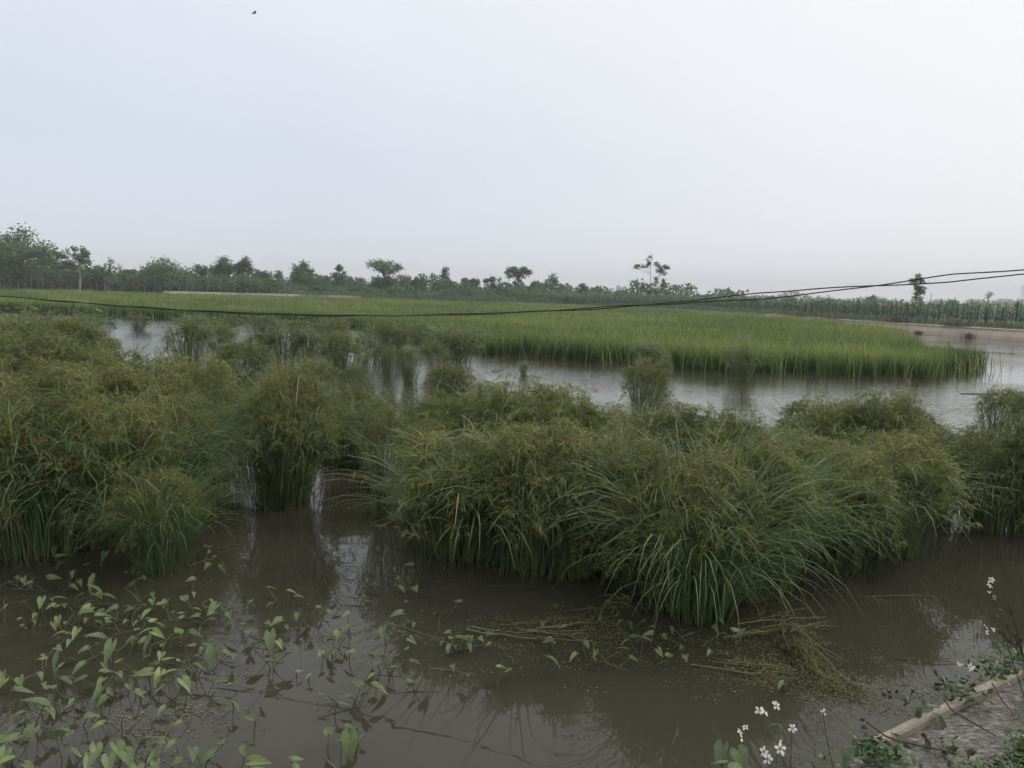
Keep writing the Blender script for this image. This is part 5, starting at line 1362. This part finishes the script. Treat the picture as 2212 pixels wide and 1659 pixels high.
PL = ['faint lattice pylon above the corn right of the umbrella tree', 'faint lattice pylon beside the tall forked tree', 'lattice pylon left of the white tower building', 'tall slender lattice mast at the right picture edge']
for k, (x, y, h) in enumerate(PYLONS):
    root = tag(empty('pylon', (x, y, .5), -math.atan2(x, y)), PL[k], 'pylon', 'far pylons')
    b = h * .075; tp = h * .03
    g = Geo()
    for sx in (-1, 1):
        for sy in (-1, 1):
            g.tube(np.array([[(sx * b, sy * b, -.2), (sx * tp, sy * tp, h)]]), np.array([[.16, .12]]), 4, .5)
    g.build('legs', M['steel'], root)
    g = Geo()
    for q in range(9):
        z0, z1 = h * q / 9, h * (q + 1) / 9
        w0 = b + (tp - b) * q / 9; w1 = b + (tp - b) * (q + 1) / 9
        for sy in (-1, 1):
            g.tube(np.array([[(-w0, sy * w0, z0), (w1, sy * w1, z1)], [(w0, sy * w0, z0), (-w1, sy * w1, z1)]]), np.full((2, 2), .08), 3, .5)
    g.build('bracing', M['steel'], root)
    if k < 3:
        for zz in (.72, .85, .97):
            g = Geo(); g.tube(np.array([[(-h * .13, 0, h * zz), (h * .13, 0, h * zz)]]), np.full((1, 2), .14), 4, .5); g.build('arm', M['steel'], root)
for k, (x, y, h) in enumerate(POLES):
    root = tag(empty('utility_pole', (x, y, .5)), ['thin far pole left of the low shed', 'thin far pole left of the dark roofed house', 'thin far pole right of the cable crossed tree'][k], 'pole', 'far poles')
    g = Geo(); g.tube(np.array([[(0, 0, -.2), (0, 0, h)]]), np.array([[.22, .16]]), 6, .5, True); g.build('post', M['steel'], root)
    g = Geo(); g.tube(np.array([[(-.9, 0, h * .93), (.9, 0, h * .93)]]), np.full((1, 2), .08), 4, .5); g.build('arm', M['steel'], root)

# ------------------------------------------------------------------ water spinach
def spinach_leaf(k):
    """one arrow-heart leaf, 1 m long, base at the origin, tip along +x, folded on the midrib and drooping"""
    rg = np.random.default_rng(500 + k)
    t = np.array([-.27, -.15, 0, .12, .28, .46, .64, .82, .94, 1.0])
    w = np.array([.13, .2, .23, .24, .225, .185, .13, .075, .03, .004]) * (.85 + .35 * rg.random())
    droop = .15 + .5 * rg.random()
    fold = .25 + .5 * rg.random()
    V = []
    for i, (a, b) in enumerate(zip(t, w)):
        zc = -droop * max(a, 0) ** 2 * .6
        if a < 0:      # basal lobes: no blade on the midrib behind the petiole
            iw = .09 if i == 0 else .055; V += [(a, -b, fold * b), (a, -iw, fold * iw), (a, iw, fold * iw), (a, b, fold * b)]
        else:
            V += [(a, -b, zc + fold * b), (a, -.006, zc), (a, .006, zc), (a, b, zc + fold * b)]
    g = Geo()
    Q = []
    for i in range(len(t) - 1):
        Q += [(i * 4, i * 4 + 1, i * 4 + 5, i * 4 + 4), (i * 4 + 2, i * 4 + 3, i * 4 + 7, i * 4 + 6)]
        if t[i] >= 0: Q.append((i * 4 + 1, i * 4 + 2, i * 4 + 6, i * 4 + 5))
    V = np.array(V); ca = .06 * rg.normal()
    V[:, 1] += ca * V[:, 0] ** 2
    g.add(V, Q, var=np.clip(.35 + .2 * rg.normal(), 0, .75) + .1 * np.abs(V[:, 1]))
    return g


LEAF = [spinach_leaf(k).mesh('leaf', M['spinach'], True) for k in range(10)]
gy = spinach_leaf(30); gy.A = [a * 0 + .97 for a in gy.A]
LEAF_YELLOW = gy.mesh('leaf', M['spinach'], True)
rs = random.Random(3)
nsp = 0
for label, lv in SPINACH:
    cx_ = sum(l[0] for l in lv) / len(lv); cy_ = sum(l[1] for l in lv) / len(lv)
    root = tag(empty('water_spinach', (cx_, cy_, 0)), label, 'water spinach', 'water spinach floating in the foreground')
    # floating runner
    a = rs.random() * 6.28; ln = .14 + .22 * rs.random()
    g = Geo()
    tt = np.linspace(-1, 1, 9)
    P = np.stack([math.cos(a) * ln * tt - math.sin(a) * .05 * np.sin(tt * 2.4 + a), math.sin(a) * ln * tt + math.cos(a) * .05 * np.sin(tt * 2.4 + a), .002 - .02 * np.abs(tt) ** 2], 1)
    g.tube(P[None], np.full((1, 9), .0032), 5, rs.random())
    if rs.random() < .45: g.build('runner', M['vine'], root, True)
    for (x, y, z, L, up) in lv:
        nsp += 1
        yel = nsp == 167
        az = rs.random() * 6.28 if not up else rs.uniform(-2.6, -.5)
        pitch = -rs.uniform(.55, 1.15) if up else rs.uniform(-.15, .45)
        roll = rs.uniform(-.5, .5)
        px_, py_ = x - cx_, y - cy_
        z = z * .7
        if up and rs.random() < .45: up = 0
        if up: z = z + L * .3
        L = L * .70
        o = link('leaf', LEAF_YELLOW if yel else LEAF[rs.randrange(10)], root, (px_, py_, z), (roll, pitch if not up else -pitch * 1.0, az), (L, L * rs.uniform(1.1, 1.45), L))
        if yel: tag(o, 'withered yellow orange leaf')
        # petiole from the runner to the leaf base
        b = np.array([px_ * .35 + rs.uniform(-.04, .04), py_ * .35 + rs.uniform(-.04, .04), -.02])
        e_ = np.array([px_, py_, z])
        m_ = b * .4 + e_ * .6 + np.array([rs.uniform(-.02, .02), rs.uniform(-.02, .02), .015])
        t3 = np.linspace(0, 1, 6)[:, None]
        P = (1 - t3) ** 2 * b + 2 * t3 * (1 - t3) * m_ + t3 ** 2 * e_
        g = Geo(); g.tube(P[None], np.linspace(.0032, .002, 6)[None], 4, rs.random())
        pet = g.build('petiole', M['vine'], root, True)

# ------------------------------------------------------------------ duckweed specks and scum
g = Geo()
C, Sz, Vr = [], [], []
for (x, y, r_, n) in SCUM:
    m_ = int(n * 2.4)
    sub = rng.normal(size=(max(3, n // 25), 2)) * np.array([r_ * .75, r_ * .4])
    pick = rng.integers(0, len(sub), m_)
    p = sub[pick] + rng.normal(size=(m_, 2)) * np.array([.075, .035])
    C.append(np.c_[p + np.array([x, y]), np.full(m_, .003)])
C = np.concatenate(C)
n = len(C)
th = rng.random((n, 1)) * 6.28 + np.arange(5)[None] * 1.2566
rad = (.002 + .0042 * rng.random(n) ** 2)[:, None]
V = np.stack([C[:, :1] + np.cos(th) * rad, C[:, 1:2] + np.sin(th) * rad, C[:, 2:] + 0 * th + rng.random((n, 1)) * .002], -1)
i0 = np.arange(n)[:, None] * 5
g.add(V, np.concatenate([i0, i0 + 1, i0 + 2, i0 + 3], 1), np.concatenate([i0, i0 + 3, i0 + 4], 1), np.repeat(rng.random(n), 5))
tag(g.build('duckweed', M['scum']), 'specks of duckweed and scum floating on the water', 'duckweed', kind='stuff')

# ------------------------------------------------------------------ fallen sedge lying in the water
fal = np.array(FALLEN)
def fallen(name, pts, n, spread, label, hseed, heads=60, rise=.1):
    rg = np.random.default_rng(hseed)
    pts = np.array(pts, float); c0 = pts[0]
    root = tag(empty(name, (c0[0], c0[1], 0)), label, 'dead sedge', 'fallen sedge in the water')
    K = 8
    base = poly_at(pts, K) - c0
    tn = norm(np.gradient(base, axis=0)); sd = np.stack([-tn[:, 1], tn[:, 0]], 1)
    off = rg.normal(size=n) * spread
    t = np.linspace(0, 1, K)
    t0 = rg.random(n) * .5
    fan = (.5 + .9 * t)
    P = np.zeros((n, K, 3))
    for q in range(n):
        tt = t0[q] + t * (1 - t0[q]) * (.5 + .5 * rg.random())
        for a in range(2):
            P[q, :, a] = np.interp(tt, t, base[:, a]) + np.interp(tt, t, sd[:, a]) * off[q] * fan + rg.normal() * .02 + .09 * rg.normal() * t ** 2 + .012 * rg.normal(size=K)
        P[q, :, 2] = .006 + rise * rg.random() * np.sin(np.clip(1 - tt, 0, 1) * 2.4) ** 2
    g = Geo(); g.ribbon(P, norm(np.stack([np.full(n, .4), rg.normal(size=n), rg.normal(size=n) * .5], 1)), np.broadcast_to(.0026 * (1 - .8 * t ** 3), (n, K)), rg.random(n))
    tag(g.build('stems', M['straw'], root), kind='stuff')
    g = Geo()
    m_ = heads * 30
    cp = P[rg.integers(0, n, heads), rg.integers(1, K, heads)]
    cc = np.repeat(cp, 30, 0) + rg.normal(size=(m_, 3)) * np.array([.04, .04, .01]); cc[:, 2] = np.maximum(cc[:, 2], .006)
    g.leaves(cc, .003 + .0045 * rg.random(m_), rg.random(m_), rg, .6, 2.5)
    tag(g.build('flower_heads', M['straw'], root), kind='stuff')
    for q in range(5):
        k_ = rg.integers(0, n)
        g = Geo(); g.tube(P[k_][None] + np.array([0, 0, .012]), np.linspace(.0035, .0015, K)[None], 4, .9)
        g.build('stalk', M['straw'], root, True)


fallen('fallen_sedge', fal[[0, 1, 2, 3]], 85, .04, 'bent over straw coloured sedge lying in the water before the ledge', 1, 60, .09)
fallen('fallen_sedge', fal[[2, 3, 4]] + np.array([[-.05, .05]]), 30, .06, 'flat greenish dead stems trailing on the water toward the ledge', 2, 20, .012)
fallen('fallen_sedge', [(1.25, 4.35), (1.5, 4.42), (1.75, 4.50), (2.1, 4.72)], 12, .09, 'brown broken stems floating at the foot of the nearest leafy clump', 3, 30, .05)
fallen('fallen_sedge', [(1.0, 4.05), (1.25, 4.0), (1.5, 3.95), (1.75, 3.85)], 14, .1, 'dark floating stems left of the bent over straw sedge', 4, 60, .02)
fallen('fallen_sedge', [(-.25, 4.42), (.1, 4.36), (.45, 4.42), (.9, 4.6)], 12, .12, 'thin dead stems floating between the water spinach at centre', 5, 50, .012)

# single floating stems
rs = random.Random(8)
for k, (x, y, a, ln, lab) in enumerate([(2.45, 5.05, .1, .5, 'pale floating stem in the open water right of the sedge row'), (2.2, 4.15, -.1, .35, 'short pale floating stem near the fallen sedge'),
                                        (1.55, 4.6, .5, .5, 'floating stem under the drooping blades'), (.25, 4.62, .3, .45, 'floating stem among the central water spinach'),
                                        (10.2, 17.4, .1, 1.2, 'pale drifting stems on the pond before the rice tip'), (13.6, 19.5, -.5, 1.2, 'dark stick poking out of the pond at right')]):
    g = Geo(); tt = np.linspace(0, 1, 6)
    P = np.stack([math.cos(a) * ln * tt, math.sin(a) * ln * tt, .004 + .01 * np.sin(tt * 3)], 1)
    if 'poking' in lab: P[:, 2] = np.linspace(.9, -.05, 6); P[:, 0] *= .6
    g.tube(P[None], np.linspace(.0035, .002, 6)[None] * (1 if y < 8 else 4), 5, .35)
    tag(g.build('floating_stem', M['straw'] if 'dark' not in lab else M['reed_dead'], None, True, loc=(x, y, 0)), lab, 'stem', 'floating stems')

# ------------------------------------------------------------------ lotus leaves before the rice at the left
def lotus_leaf(k):
    rg = np.random.default_rng(k)
    g = Geo(); n = 12
    th = np.arange(n) * 2 * math.pi / n
    V = [(0, 0, -.03)] + [(math.cos(a) * .5, math.sin(a) * .5, .03) for a in th] + [(math.cos(a) * (1 + .06 * rg.normal()), math.sin(a) * (1 + .06 * rg.normal()), .08 + .07 * rg.normal()) for a in th]
    T = [(0, 1 + i, 1 + (i + 1) % n) for i in range(n)]
    Q = [(1 + i, 1 + n + i, 1 + n + (i + 1) % n, 1 + (i + 1) % n) for i in range(n)]
    g.add(V, Q, T, .6)
    return g.mesh('leaf', M['spinach'], True)


LOT = [lotus_leaf(k) for k in range(4)]
rs = random.Random(4)
order = sorted(range(len(LOTUS)), key=lambda k: LOTUS[k][0] / LOTUS[k][1])
for rank, k in enumerate(order):
    x, y = LOTUS[k]
    root = tag(empty('lotus_plant', (x, y, 0), rs.random() * 6), 'lotus plant with round leaves, %s from the left before the dark rice edge' % ordinal(rank + 1), 'lotus', 'lotus plants before the rice')
    for q in range(2):
        dx, dy, z, s_ = rs.uniform(-.3, .3), rs.uniform(-.3, .3), rs.uniform(.12, .35), rs.uniform(.16, .26)
        link('leaf', LOT[rs.randrange(4)], root, (dx, dy, z), (rs.uniform(-.4, .4), rs.uniform(-.4, .4), 0), (s_, s_, s_))
        g = Geo(); g.tube(np.array([[(dx * .5, dy * .5, -.05), (dx, dy, z - .01)]]), np.full((1, 2), .008), 4, .5); g.build('petiole', M['vine'], root)

# ------------------------------------------------------------------ near bank plants
def petal_mesh():
    g = Geo()
    t = np.array([0, .25, .55, .8, 1.0]); w = np.array([.08, .24, .34, .3, .12])
    P = np.stack([t, 0 * t, .12 * np.sin(t * 3)], 1)[None]
    g.fold(P, np.array([[0, 1.0, 0]]), np.array([[0, 0, 1.0]]), w[None], .2, np.array([.5]))
    return g.mesh('petal', M['petal'], True)


def disc_mesh():
    g = Geo(); n = 10; V = []; Q = []
    for i, (r_, z) in enumerate([(.2, -.35), (.32, -.1), (.36, .05), (.28, .2), (.12, .28), (.01, .3)]):
        for k in range(n): V.append((r_ * math.cos(k * 2 * math.pi / n), r_ * math.sin(k * 2 * math.pi / n), z))
    for i in range(5):
        for k in range(n): Q.append((i * n + k, i * n + (k + 1) % n, (i + 1) * n + (k + 1) % n, (i + 1) * n + k))
    g.add(V, Q)
    return g.mesh('flower', M['disc'], True)


PETAL, DISC = petal_mesh(), disc_mesh()


def broad_leaf(k, L=1.0, jag=.12):
    rg = np.random.default_rng(k)
    g = Geo(); n = 9
    t = np.linspace(0, 1, n)
    w = .30 * np.sin(np.clip(t * .92 + .06, 0, 1) * math.pi) ** .75 * (1 + jag * rg.normal(size=n) * .5) + .004
    P = np.stack([t, .05 * rg.normal() * t ** 2, -.3 * rg.random() * t ** 2 + .04 * np.sin(t * 6)], 1)[None]
    g.fold(P, np.array([[0, 1.0, 0]]), np.array([[0, 0, 1.0]]), w[None], .3, np.array([rg.random()]))
    return g


BL = [broad_leaf(k).mesh('leaf', M['broadleaf'], True) for k in range(8)]


def flower(root, p, s_, rs, face=None):
    """daisy-like flower: orange disc with white petals"""
    r_ = .0120 * s_
    o = link('flower', DISC, root, p, (0, 0, 0), (r_ * .9, r_ * .9, r_ * .9))
    d = Vector(face or (rs.uniform(-.5, .5), rs.uniform(-1.0, -.1), rs.uniform(.25, .9))).normalized()
    o.rotation_euler = d.to_track_quat('Z', 'Y').to_euler()
    n = 5
    for k in range(n):
        if s_ < .9 and rs.random() < .25: continue
        a = k * 2 * math.pi / n + rs.uniform(-.2, .2)
        link('petal', PETAL, o, (math.cos(a) * .25, math.sin(a) * .25, 0), (0, rs.uniform(-.2, .35), a), (1.25 * rs.uniform(.8, 1.1),) * 3)


def flower_plant(label, heads, base, seed, leaves=26, leaf_L=.055, spread=.25, lh=.3):
    rs = random.Random(seed)
    bx, by, bz = base
    root = tag(empty('flowering_weed', base), label, 'flower plant', 'white flowered weeds on the near bank')
    for (x, y, z, s_) in heads:
        p = (x - bx, y - by, z - bz)
        g = Geo()
        b = np.array([rs.uniform(-.12, .12), rs.uniform(-.1, .1), -.02]); e_ = np.array(p) - np.array([0, 0, .006 * s_])
        m_ = (b + e_) / 2 + np.array([p[0] * .15, 0, .08])
        t3 = np.linspace(0, 1, 9)[:, None]
        P = (1 - t3) ** 2 * b + 2 * t3 * (1 - t3) * m_ + t3 ** 2 * e_
        g.tube(P[None], np.linspace(.0028, .0012, 9)[None], 5, rs.random())
        g.build('stem', M['vine'], root, True)
        flower(root, p, s_, rs)
        for q in range(2):
            i = rs.randrange(2, 8); L = leaf_L * rs.uniform(.5, .9)
            link('leaf', BL[rs.randrange(8)], root, tuple(P[i]), (rs.uniform(-.3, .3), rs.uniform(-.3, .6), rs.random() * 6.28), (L, L, L))
    for q in range(leaves):
        a = rs.random() * 6.28; r_ = spread * math.sqrt(rs.random()); z = lh * (.25 + .75 * rs.random()) * (1 - .5 * r_ / spread)
        L = leaf_L * rs.uniform(.7, 1.4)
        link('leaf', BL[rs.randrange(8)], root, (r_ * math.cos(a), r_ * math.sin(a), z), (rs.uniform(-.5, .5), rs.uniform(-.3, .7), rs.random() * 6.28), (L, L, L))
    return root


flower_plant('white flowered weed with orange centred blooms at the bottom edge', FLOWERS[:7], (1.08, 2.22, .12), 1, 44, .045, .24, .33)
flower_plant('white flowered weed with small drooping buds leaning left', FLOWERS[7:10] + FLOWERS[11:], (1.0, 2.2, .12), 2, 22, .042, .2, .33)
flower_plant('leafy weed with one closed white bloom beside the ledge rim', FLOWERS[10:11], (1.36, 2.62, .1), 3, 130, .036, .24, .36)
flower_plant('tall weed with white blooms above the open water at right', FLOWERS_B, (2.52, 3.45, .13), 4, 4, .035, .06, .12)
flower_plant('weed with small white blooms hanging over the water at the rim', FLOWERS_C, (2.72, 3.85, .13), 5, 3, .035, .08, .1)


def seed_plant(label, pts, base, seed):
    rs = random.Random(seed)
    root = tag(empty('seeding_weed', base), label, 'weed', 'seeding weeds on the near bank')
    hub = np.array(base)
    mainp = np.array(pts).mean(0)
    fork = hub * .4 + mainp * .6 - hub
    g = Geo(); g.tube(np.stack([np.zeros(3), fork * .5 + np.array([0, 0, .03]), fork])[None], np.array([[.003, .0025, .002]]), 5, .2); g.build('stem', M['vine'], root, True)
    for p in pts:
        q = np.array(p) - hub
        g = Geo(); g.tube(np.stack([fork, (fork + q) / 2 + np.array([0, 0, .01]), q])[None], np.array([[.002, .0016, .001]]), 4, .2); g.build('stem', M['vine'], root, True)
        g = Geo()
        m_ = 26
        d = norm(np.random.default_rng(int(abs(p[0]) * 1e4)).normal(size=(m_, 3)))
        g.tube(np.stack([np.repeat(q[None], m_, 0), q + d * .011], 1), np.broadcast_to(np.array([.0014, .0006]), (m_, 2)), 3, .5)
        g.build('seed_head', M['seed'], root)
    for k in range(7):
        L = rs.uniform(.05, .1)
        link('leaf', BL[rs.randrange(8)], root, tuple(fork * rs.uniform(0, .8) + np.array([rs.uniform(-.05, .05), rs.uniform(-.05, .05), 0])), (0, rs.uniform(-.3, .6), rs.random() * 6.28), (L, L * .7, L))


seed_plant('dark seed heads on thin forked stems at the right edge', SEEDS, (2.62, 3.55, .13), 1)
seed_plant('thin weed with dark seed heads reaching over the water from the rim', SEEDS_B, (2.0, 3.38, .13), 2)

# large pale leaves in the bottom foreground
root = tag(empty('broad_leaved_plant', (.66, 2.02, .1)), 'plant with large heart shaped leaves cut by the bottom edge', 'plant')
for k, p in enumerate(BIG_LEAVES):
    q = np.array(p) - np.array([.66, 2.02, .1])
    L = (.06, .055, .06, .06)[k]
    link('leaf', LEAF[(2, 5, 7, 1)[k]], root, tuple(q), (.3, (.75, .5, .4, .2)[k], (-2.2, -1.2, 2.6, -.6)[k]), (L, L * 1.9, L))
    g = Geo(); g.tube(np.stack([np.array([.0, 0, -.1]) + np.random.default_rng(k).normal(size=3) * .03, q * .5 + np.array([0, 0, .02]), q])[None], np.array([[.005, .004, .003]]), 5, .5); g.build('petiole', M['vine'], root, True)

# ground cover on the near bank
ce = np.array(COVER_EDGE)
g = Geo()
n = 24000
e_ = poly_at(ce, n)
tn = norm(np.gradient(e_, axis=0)); inn = np.stack([-tn[:, 1], tn[:, 0]], 1)
inn *= np.sign((inn @ np.array([1.0, -1.0])))[:, None]
dd = .17 + (rng.random(n) ** 1.1) * .8 + .04 * rng.normal(size=n)
lump = .05 * np.sin(e_[:, 0] * 17 + dd * 9) + .05 * np.sin(e_[:, 1] * 23 - dd * 13)
hh = np.clip(.015 + .14 * np.clip(dd - .17, 0, .6) / .6 + .6 * lump * np.clip(dd * 4, 0, 1), .02, .5)
c = np.c_[e_ + inn * dd[:, None] + rng.normal(size=(n, 2)) * .03, .13 + hh * (.25 + .75 * rng.random(n) ** .5)]
g.leaves(c, .014 + .02 * rng.random(n), np.clip(.5 + .5 * lump / .1 + .25 * rng.normal(size=n), 0, 1), rng, .9, 1.5)
m_ = 1500
i = rng.integers(0, n, m_)
az = rng.random(m_) * 6.28
P = arc(m_, c[i] * np.array([1, 1, .8]), az, R(60) - rng.random(m_) * R(40), R(50) + rng.random(m_) * R(60), .06 + .1 * rng.random(m_), 5, rng)
g.ribbon(P, np.stack([-np.sin(az), np.cos(az), 0 * az], 1), np.broadcast_to(np.array([.002, .003, .003, .002, .0005]), (m_, 5)), rng.random(m_))
tag(g.build('ground_cover', M['cover']), 'dense green creeping leaves covering the near bank', 'ground cover', kind='stuff')
# weeds rooted along the rim and in slab cracks
for k, (s_, d_, n_, hh, lab) in enumerate([(1.08, -.03, 22, .07, 'dark weed tuft growing on the rim at the right'), (1.32, -.02, 26, .08, 'weed tuft on the rim beside the right picture edge'), (.72, -.02, 30, .08, 'small weed tuft on the rim, left of two larger ones'), (.18, .25, 16, .05, 'low weed sprouting in the slab beside the flowers'), (-.12, .1, 40, .09, 'leafy weed where the rim meets the flowers')]):
    p = slabpt(s_, d_, .12)
    rg = np.random.default_rng(60 + k)
    root = tag(empty('rim_weed', p), lab, 'weed', 'weeds on the rim')
    g = Geo(); az = rg.random(n_) * 6.28
    P = arc(n_, np.c_[rg.normal(size=(n_, 2)) * .05, np.zeros(n_)], az, R(65) - rg.random(n_) * R(40), R(30) + rg.random(n_) * R(80), hh * (.6 + .8 * rg.random(n_)), 5, rg)
    g.ribbon(P, np.stack([-np.sin(az), np.cos(az), 0 * az], 1), np.broadcast_to(np.array([.0025, .004, .004, .003, .0006]), (n_, 5)), rg.random(n_))
    tag(g.build('blades', M['cover'], root), kind='stuff')
    g = Geo(); g.leaves(rg.normal(size=(n_ * 2, 3)) * np.array([.07, .05, .03]) + np.array([0, 0, hh * .4]), .016 + .02 * rg.random(n_ * 2), rg.random(n_ * 2), rg)
    tag(g.build('leaves', M['cover'], root), kind='stuff')
TL = ['bent dry stalk lying across rim and slab toward the ground cover', 'long thin dry stalk lying along the slab near the flowers', 'thin stalk leaning on the slab at the right edge']
for k, t in enumerate(TWIGS):
    P = poly_at(t, 8)
    g = Geo(); g.tube((P - P[0])[None], np.linspace(.0045, .003, 8)[None], 5, .4)
    tag(g.build('dry_stalk', M['reed_dead'], None, True, loc=tuple(P[0])), TL[k], 'stalk', 'dry stalks on the ledge')
# small stones and litter on the slab
rg = np.random.default_rng(5)
g = Geo()
n = 420
for k in range(n):
    s_, d_ = rg.uniform(-.4, 1.6), rg.uniform(.09, .55)
    p = np.array(slabpt(s_, d_, .1 + .03 * d_)); r_ = .003 + .007 * rg.random() ** 3
    v = norm(np.array([(1, 0, 0), (0, 1, 0), (-1, 0, 0), (0, -1, 0), (0, 0, 1)], float) + rg.normal(size=(5, 3)) * .3) * r_
    g.add(p + v, None, [(0, 1, 4), (1, 2, 4), (2, 3, 4), (3, 0, 4)], .5)
tag(g.build('gravel', M['coping']), 'loose grit and chips on the concrete ledge', kind='stuff')

# ------------------------------------------------------------------ cables
cb = np.array(CABLE)
fitz = np.polyfit(cb[:, 0], cb[:, 2], 4)
xs = np.linspace(-5.6, 3.8, 160)
def cable_z(x):
    z = np.polyval(fitz, np.clip(x, -5.06, 3.3))
    dl = np.polyval(np.polyder(fitz), -5.06); dr = np.polyval(np.polyder(fitz), 3.3)
    return z + np.where(x < -5.06, (x + 5.06) * dl, 0) + np.where(x > 3.3, (x - 3.3) * dr, 0)
xs = np.concatenate([np.linspace(-16, -5.7, 24), xs, np.linspace(3.9, 15, 24)])
zc = cable_z(xs)
for k in range(2):
    # two sheathed lines loosely twisted round each other
    ph = np.cumsum(np.r_[0, np.diff(xs)] * (3.0 + 1.6 * np.sin(xs * .9))) + k * math.pi
    wide = np.interp(xs, [-20, .9, 1.3, 1.75, 2.1, 2.45, 2.9, 3.3, 3.9, 5, 20], [0, 0, .004, .022, .016, 0, -.026, -.013, 0, .012, .012])
    amp = np.where(xs < 1.2, .0035 + .003 * np.clip(np.sin(xs * 1.7), 0, 1), .004 * np.exp(-(xs - 1.2) * 3))
    sg = 1 if k == 0 else -1
    P = np.stack([xs, 6.06 - .305 * xs + amp * np.cos(ph) + sg * .006, zc + amp * np.sin(ph) + sg * wide + .0025 * np.sin(xs * 9 + k)], 1)
    g = Geo(); g.tube((P - P[0])[None], np.full((1, len(xs)), .0042), 8, .5)
    tag(g.build('cable', M['cable'], None, True, loc=tuple(P[0])), ['upper', 'lower'][k] + ' of the two black cables sagging across the picture at its right end', 'cable', 'twisted cables across the view')

# ------------------------------------------------------------------ bird
bx, by, bz = BIRD
root = tag(empty('bird', BIRD, R(40)), 'small grey bird flying high in the sky at upper left', 'bird')
g = Geo()
tt = np.array([-.09, -.07, -.03, .02, .06, .09, .105]); rr = np.array([.004, .016, .026, .028, .022, .014, .003])
g.tube(np.stack([tt, 0 * tt, .012 * np.sin(tt * 12)], 1)[None], rr[None], 10, .5)
g.build('body', M['bird'], root, True)
for sg in (-1, 1):
    g = Geo()
    V = [(.05, sg * .015, .01), (-.02, sg * .015, .01), (.06, sg * .09, .035 * sg * -1 + .03), (-.02, sg * .085, .03 - .035 * sg), (.02, sg * .15, .03 - .02 * sg), (-.03, sg * .15, .025 - .02 * sg), (-.05, sg * .185, .01 - .02 * sg)]
    V2 = [(a, b, c - .004) for a, b, c in V]
    g.add(V + V2, [(0, 1, 3, 2), (2, 3, 5, 4), (7, 9, 10, 8), (9, 11, 12, 10), (0, 2, 9, 7), (2, 4, 11, 9)], [(4, 5, 6), (11, 13, 12)])
    g.build('wing', M['bird'], root)
g = Geo()
g.add([(-.08, -.012, 0), (-.08, .012, 0), (-.15, .04, .005), (-.125, 0, .005), (-.15, -.04, .005), (-.08, 0, .006)], None, [(0, 5, 4), (5, 3, 4), (5, 1, 2), (5, 2, 3)])
g.build('tail', M['bird'], root)

# ------------------------------------------------------------------ hazy air over the whole flat country
m, nt_, N_, Lk_ = new_mat('haze')
o_ = N_('ShaderNodeOutputMaterial'); v_ = N_('ShaderNodeVolumePrincipled')
v_.inputs['Color'].default_value = (.97, .985, 1, 1)
v_.inputs['Density'].default_value = .0009
v_.inputs['Anisotropy'].default_value = .0
Lk_(v_.outputs[0], o_.inputs['Volume'])
g = Geo(); g.box((-1500, -1500, -1.5), (1500, 1500, 34))
tag(g.build('haze', m), 'thin pale haze over the fields', kind='stuff')
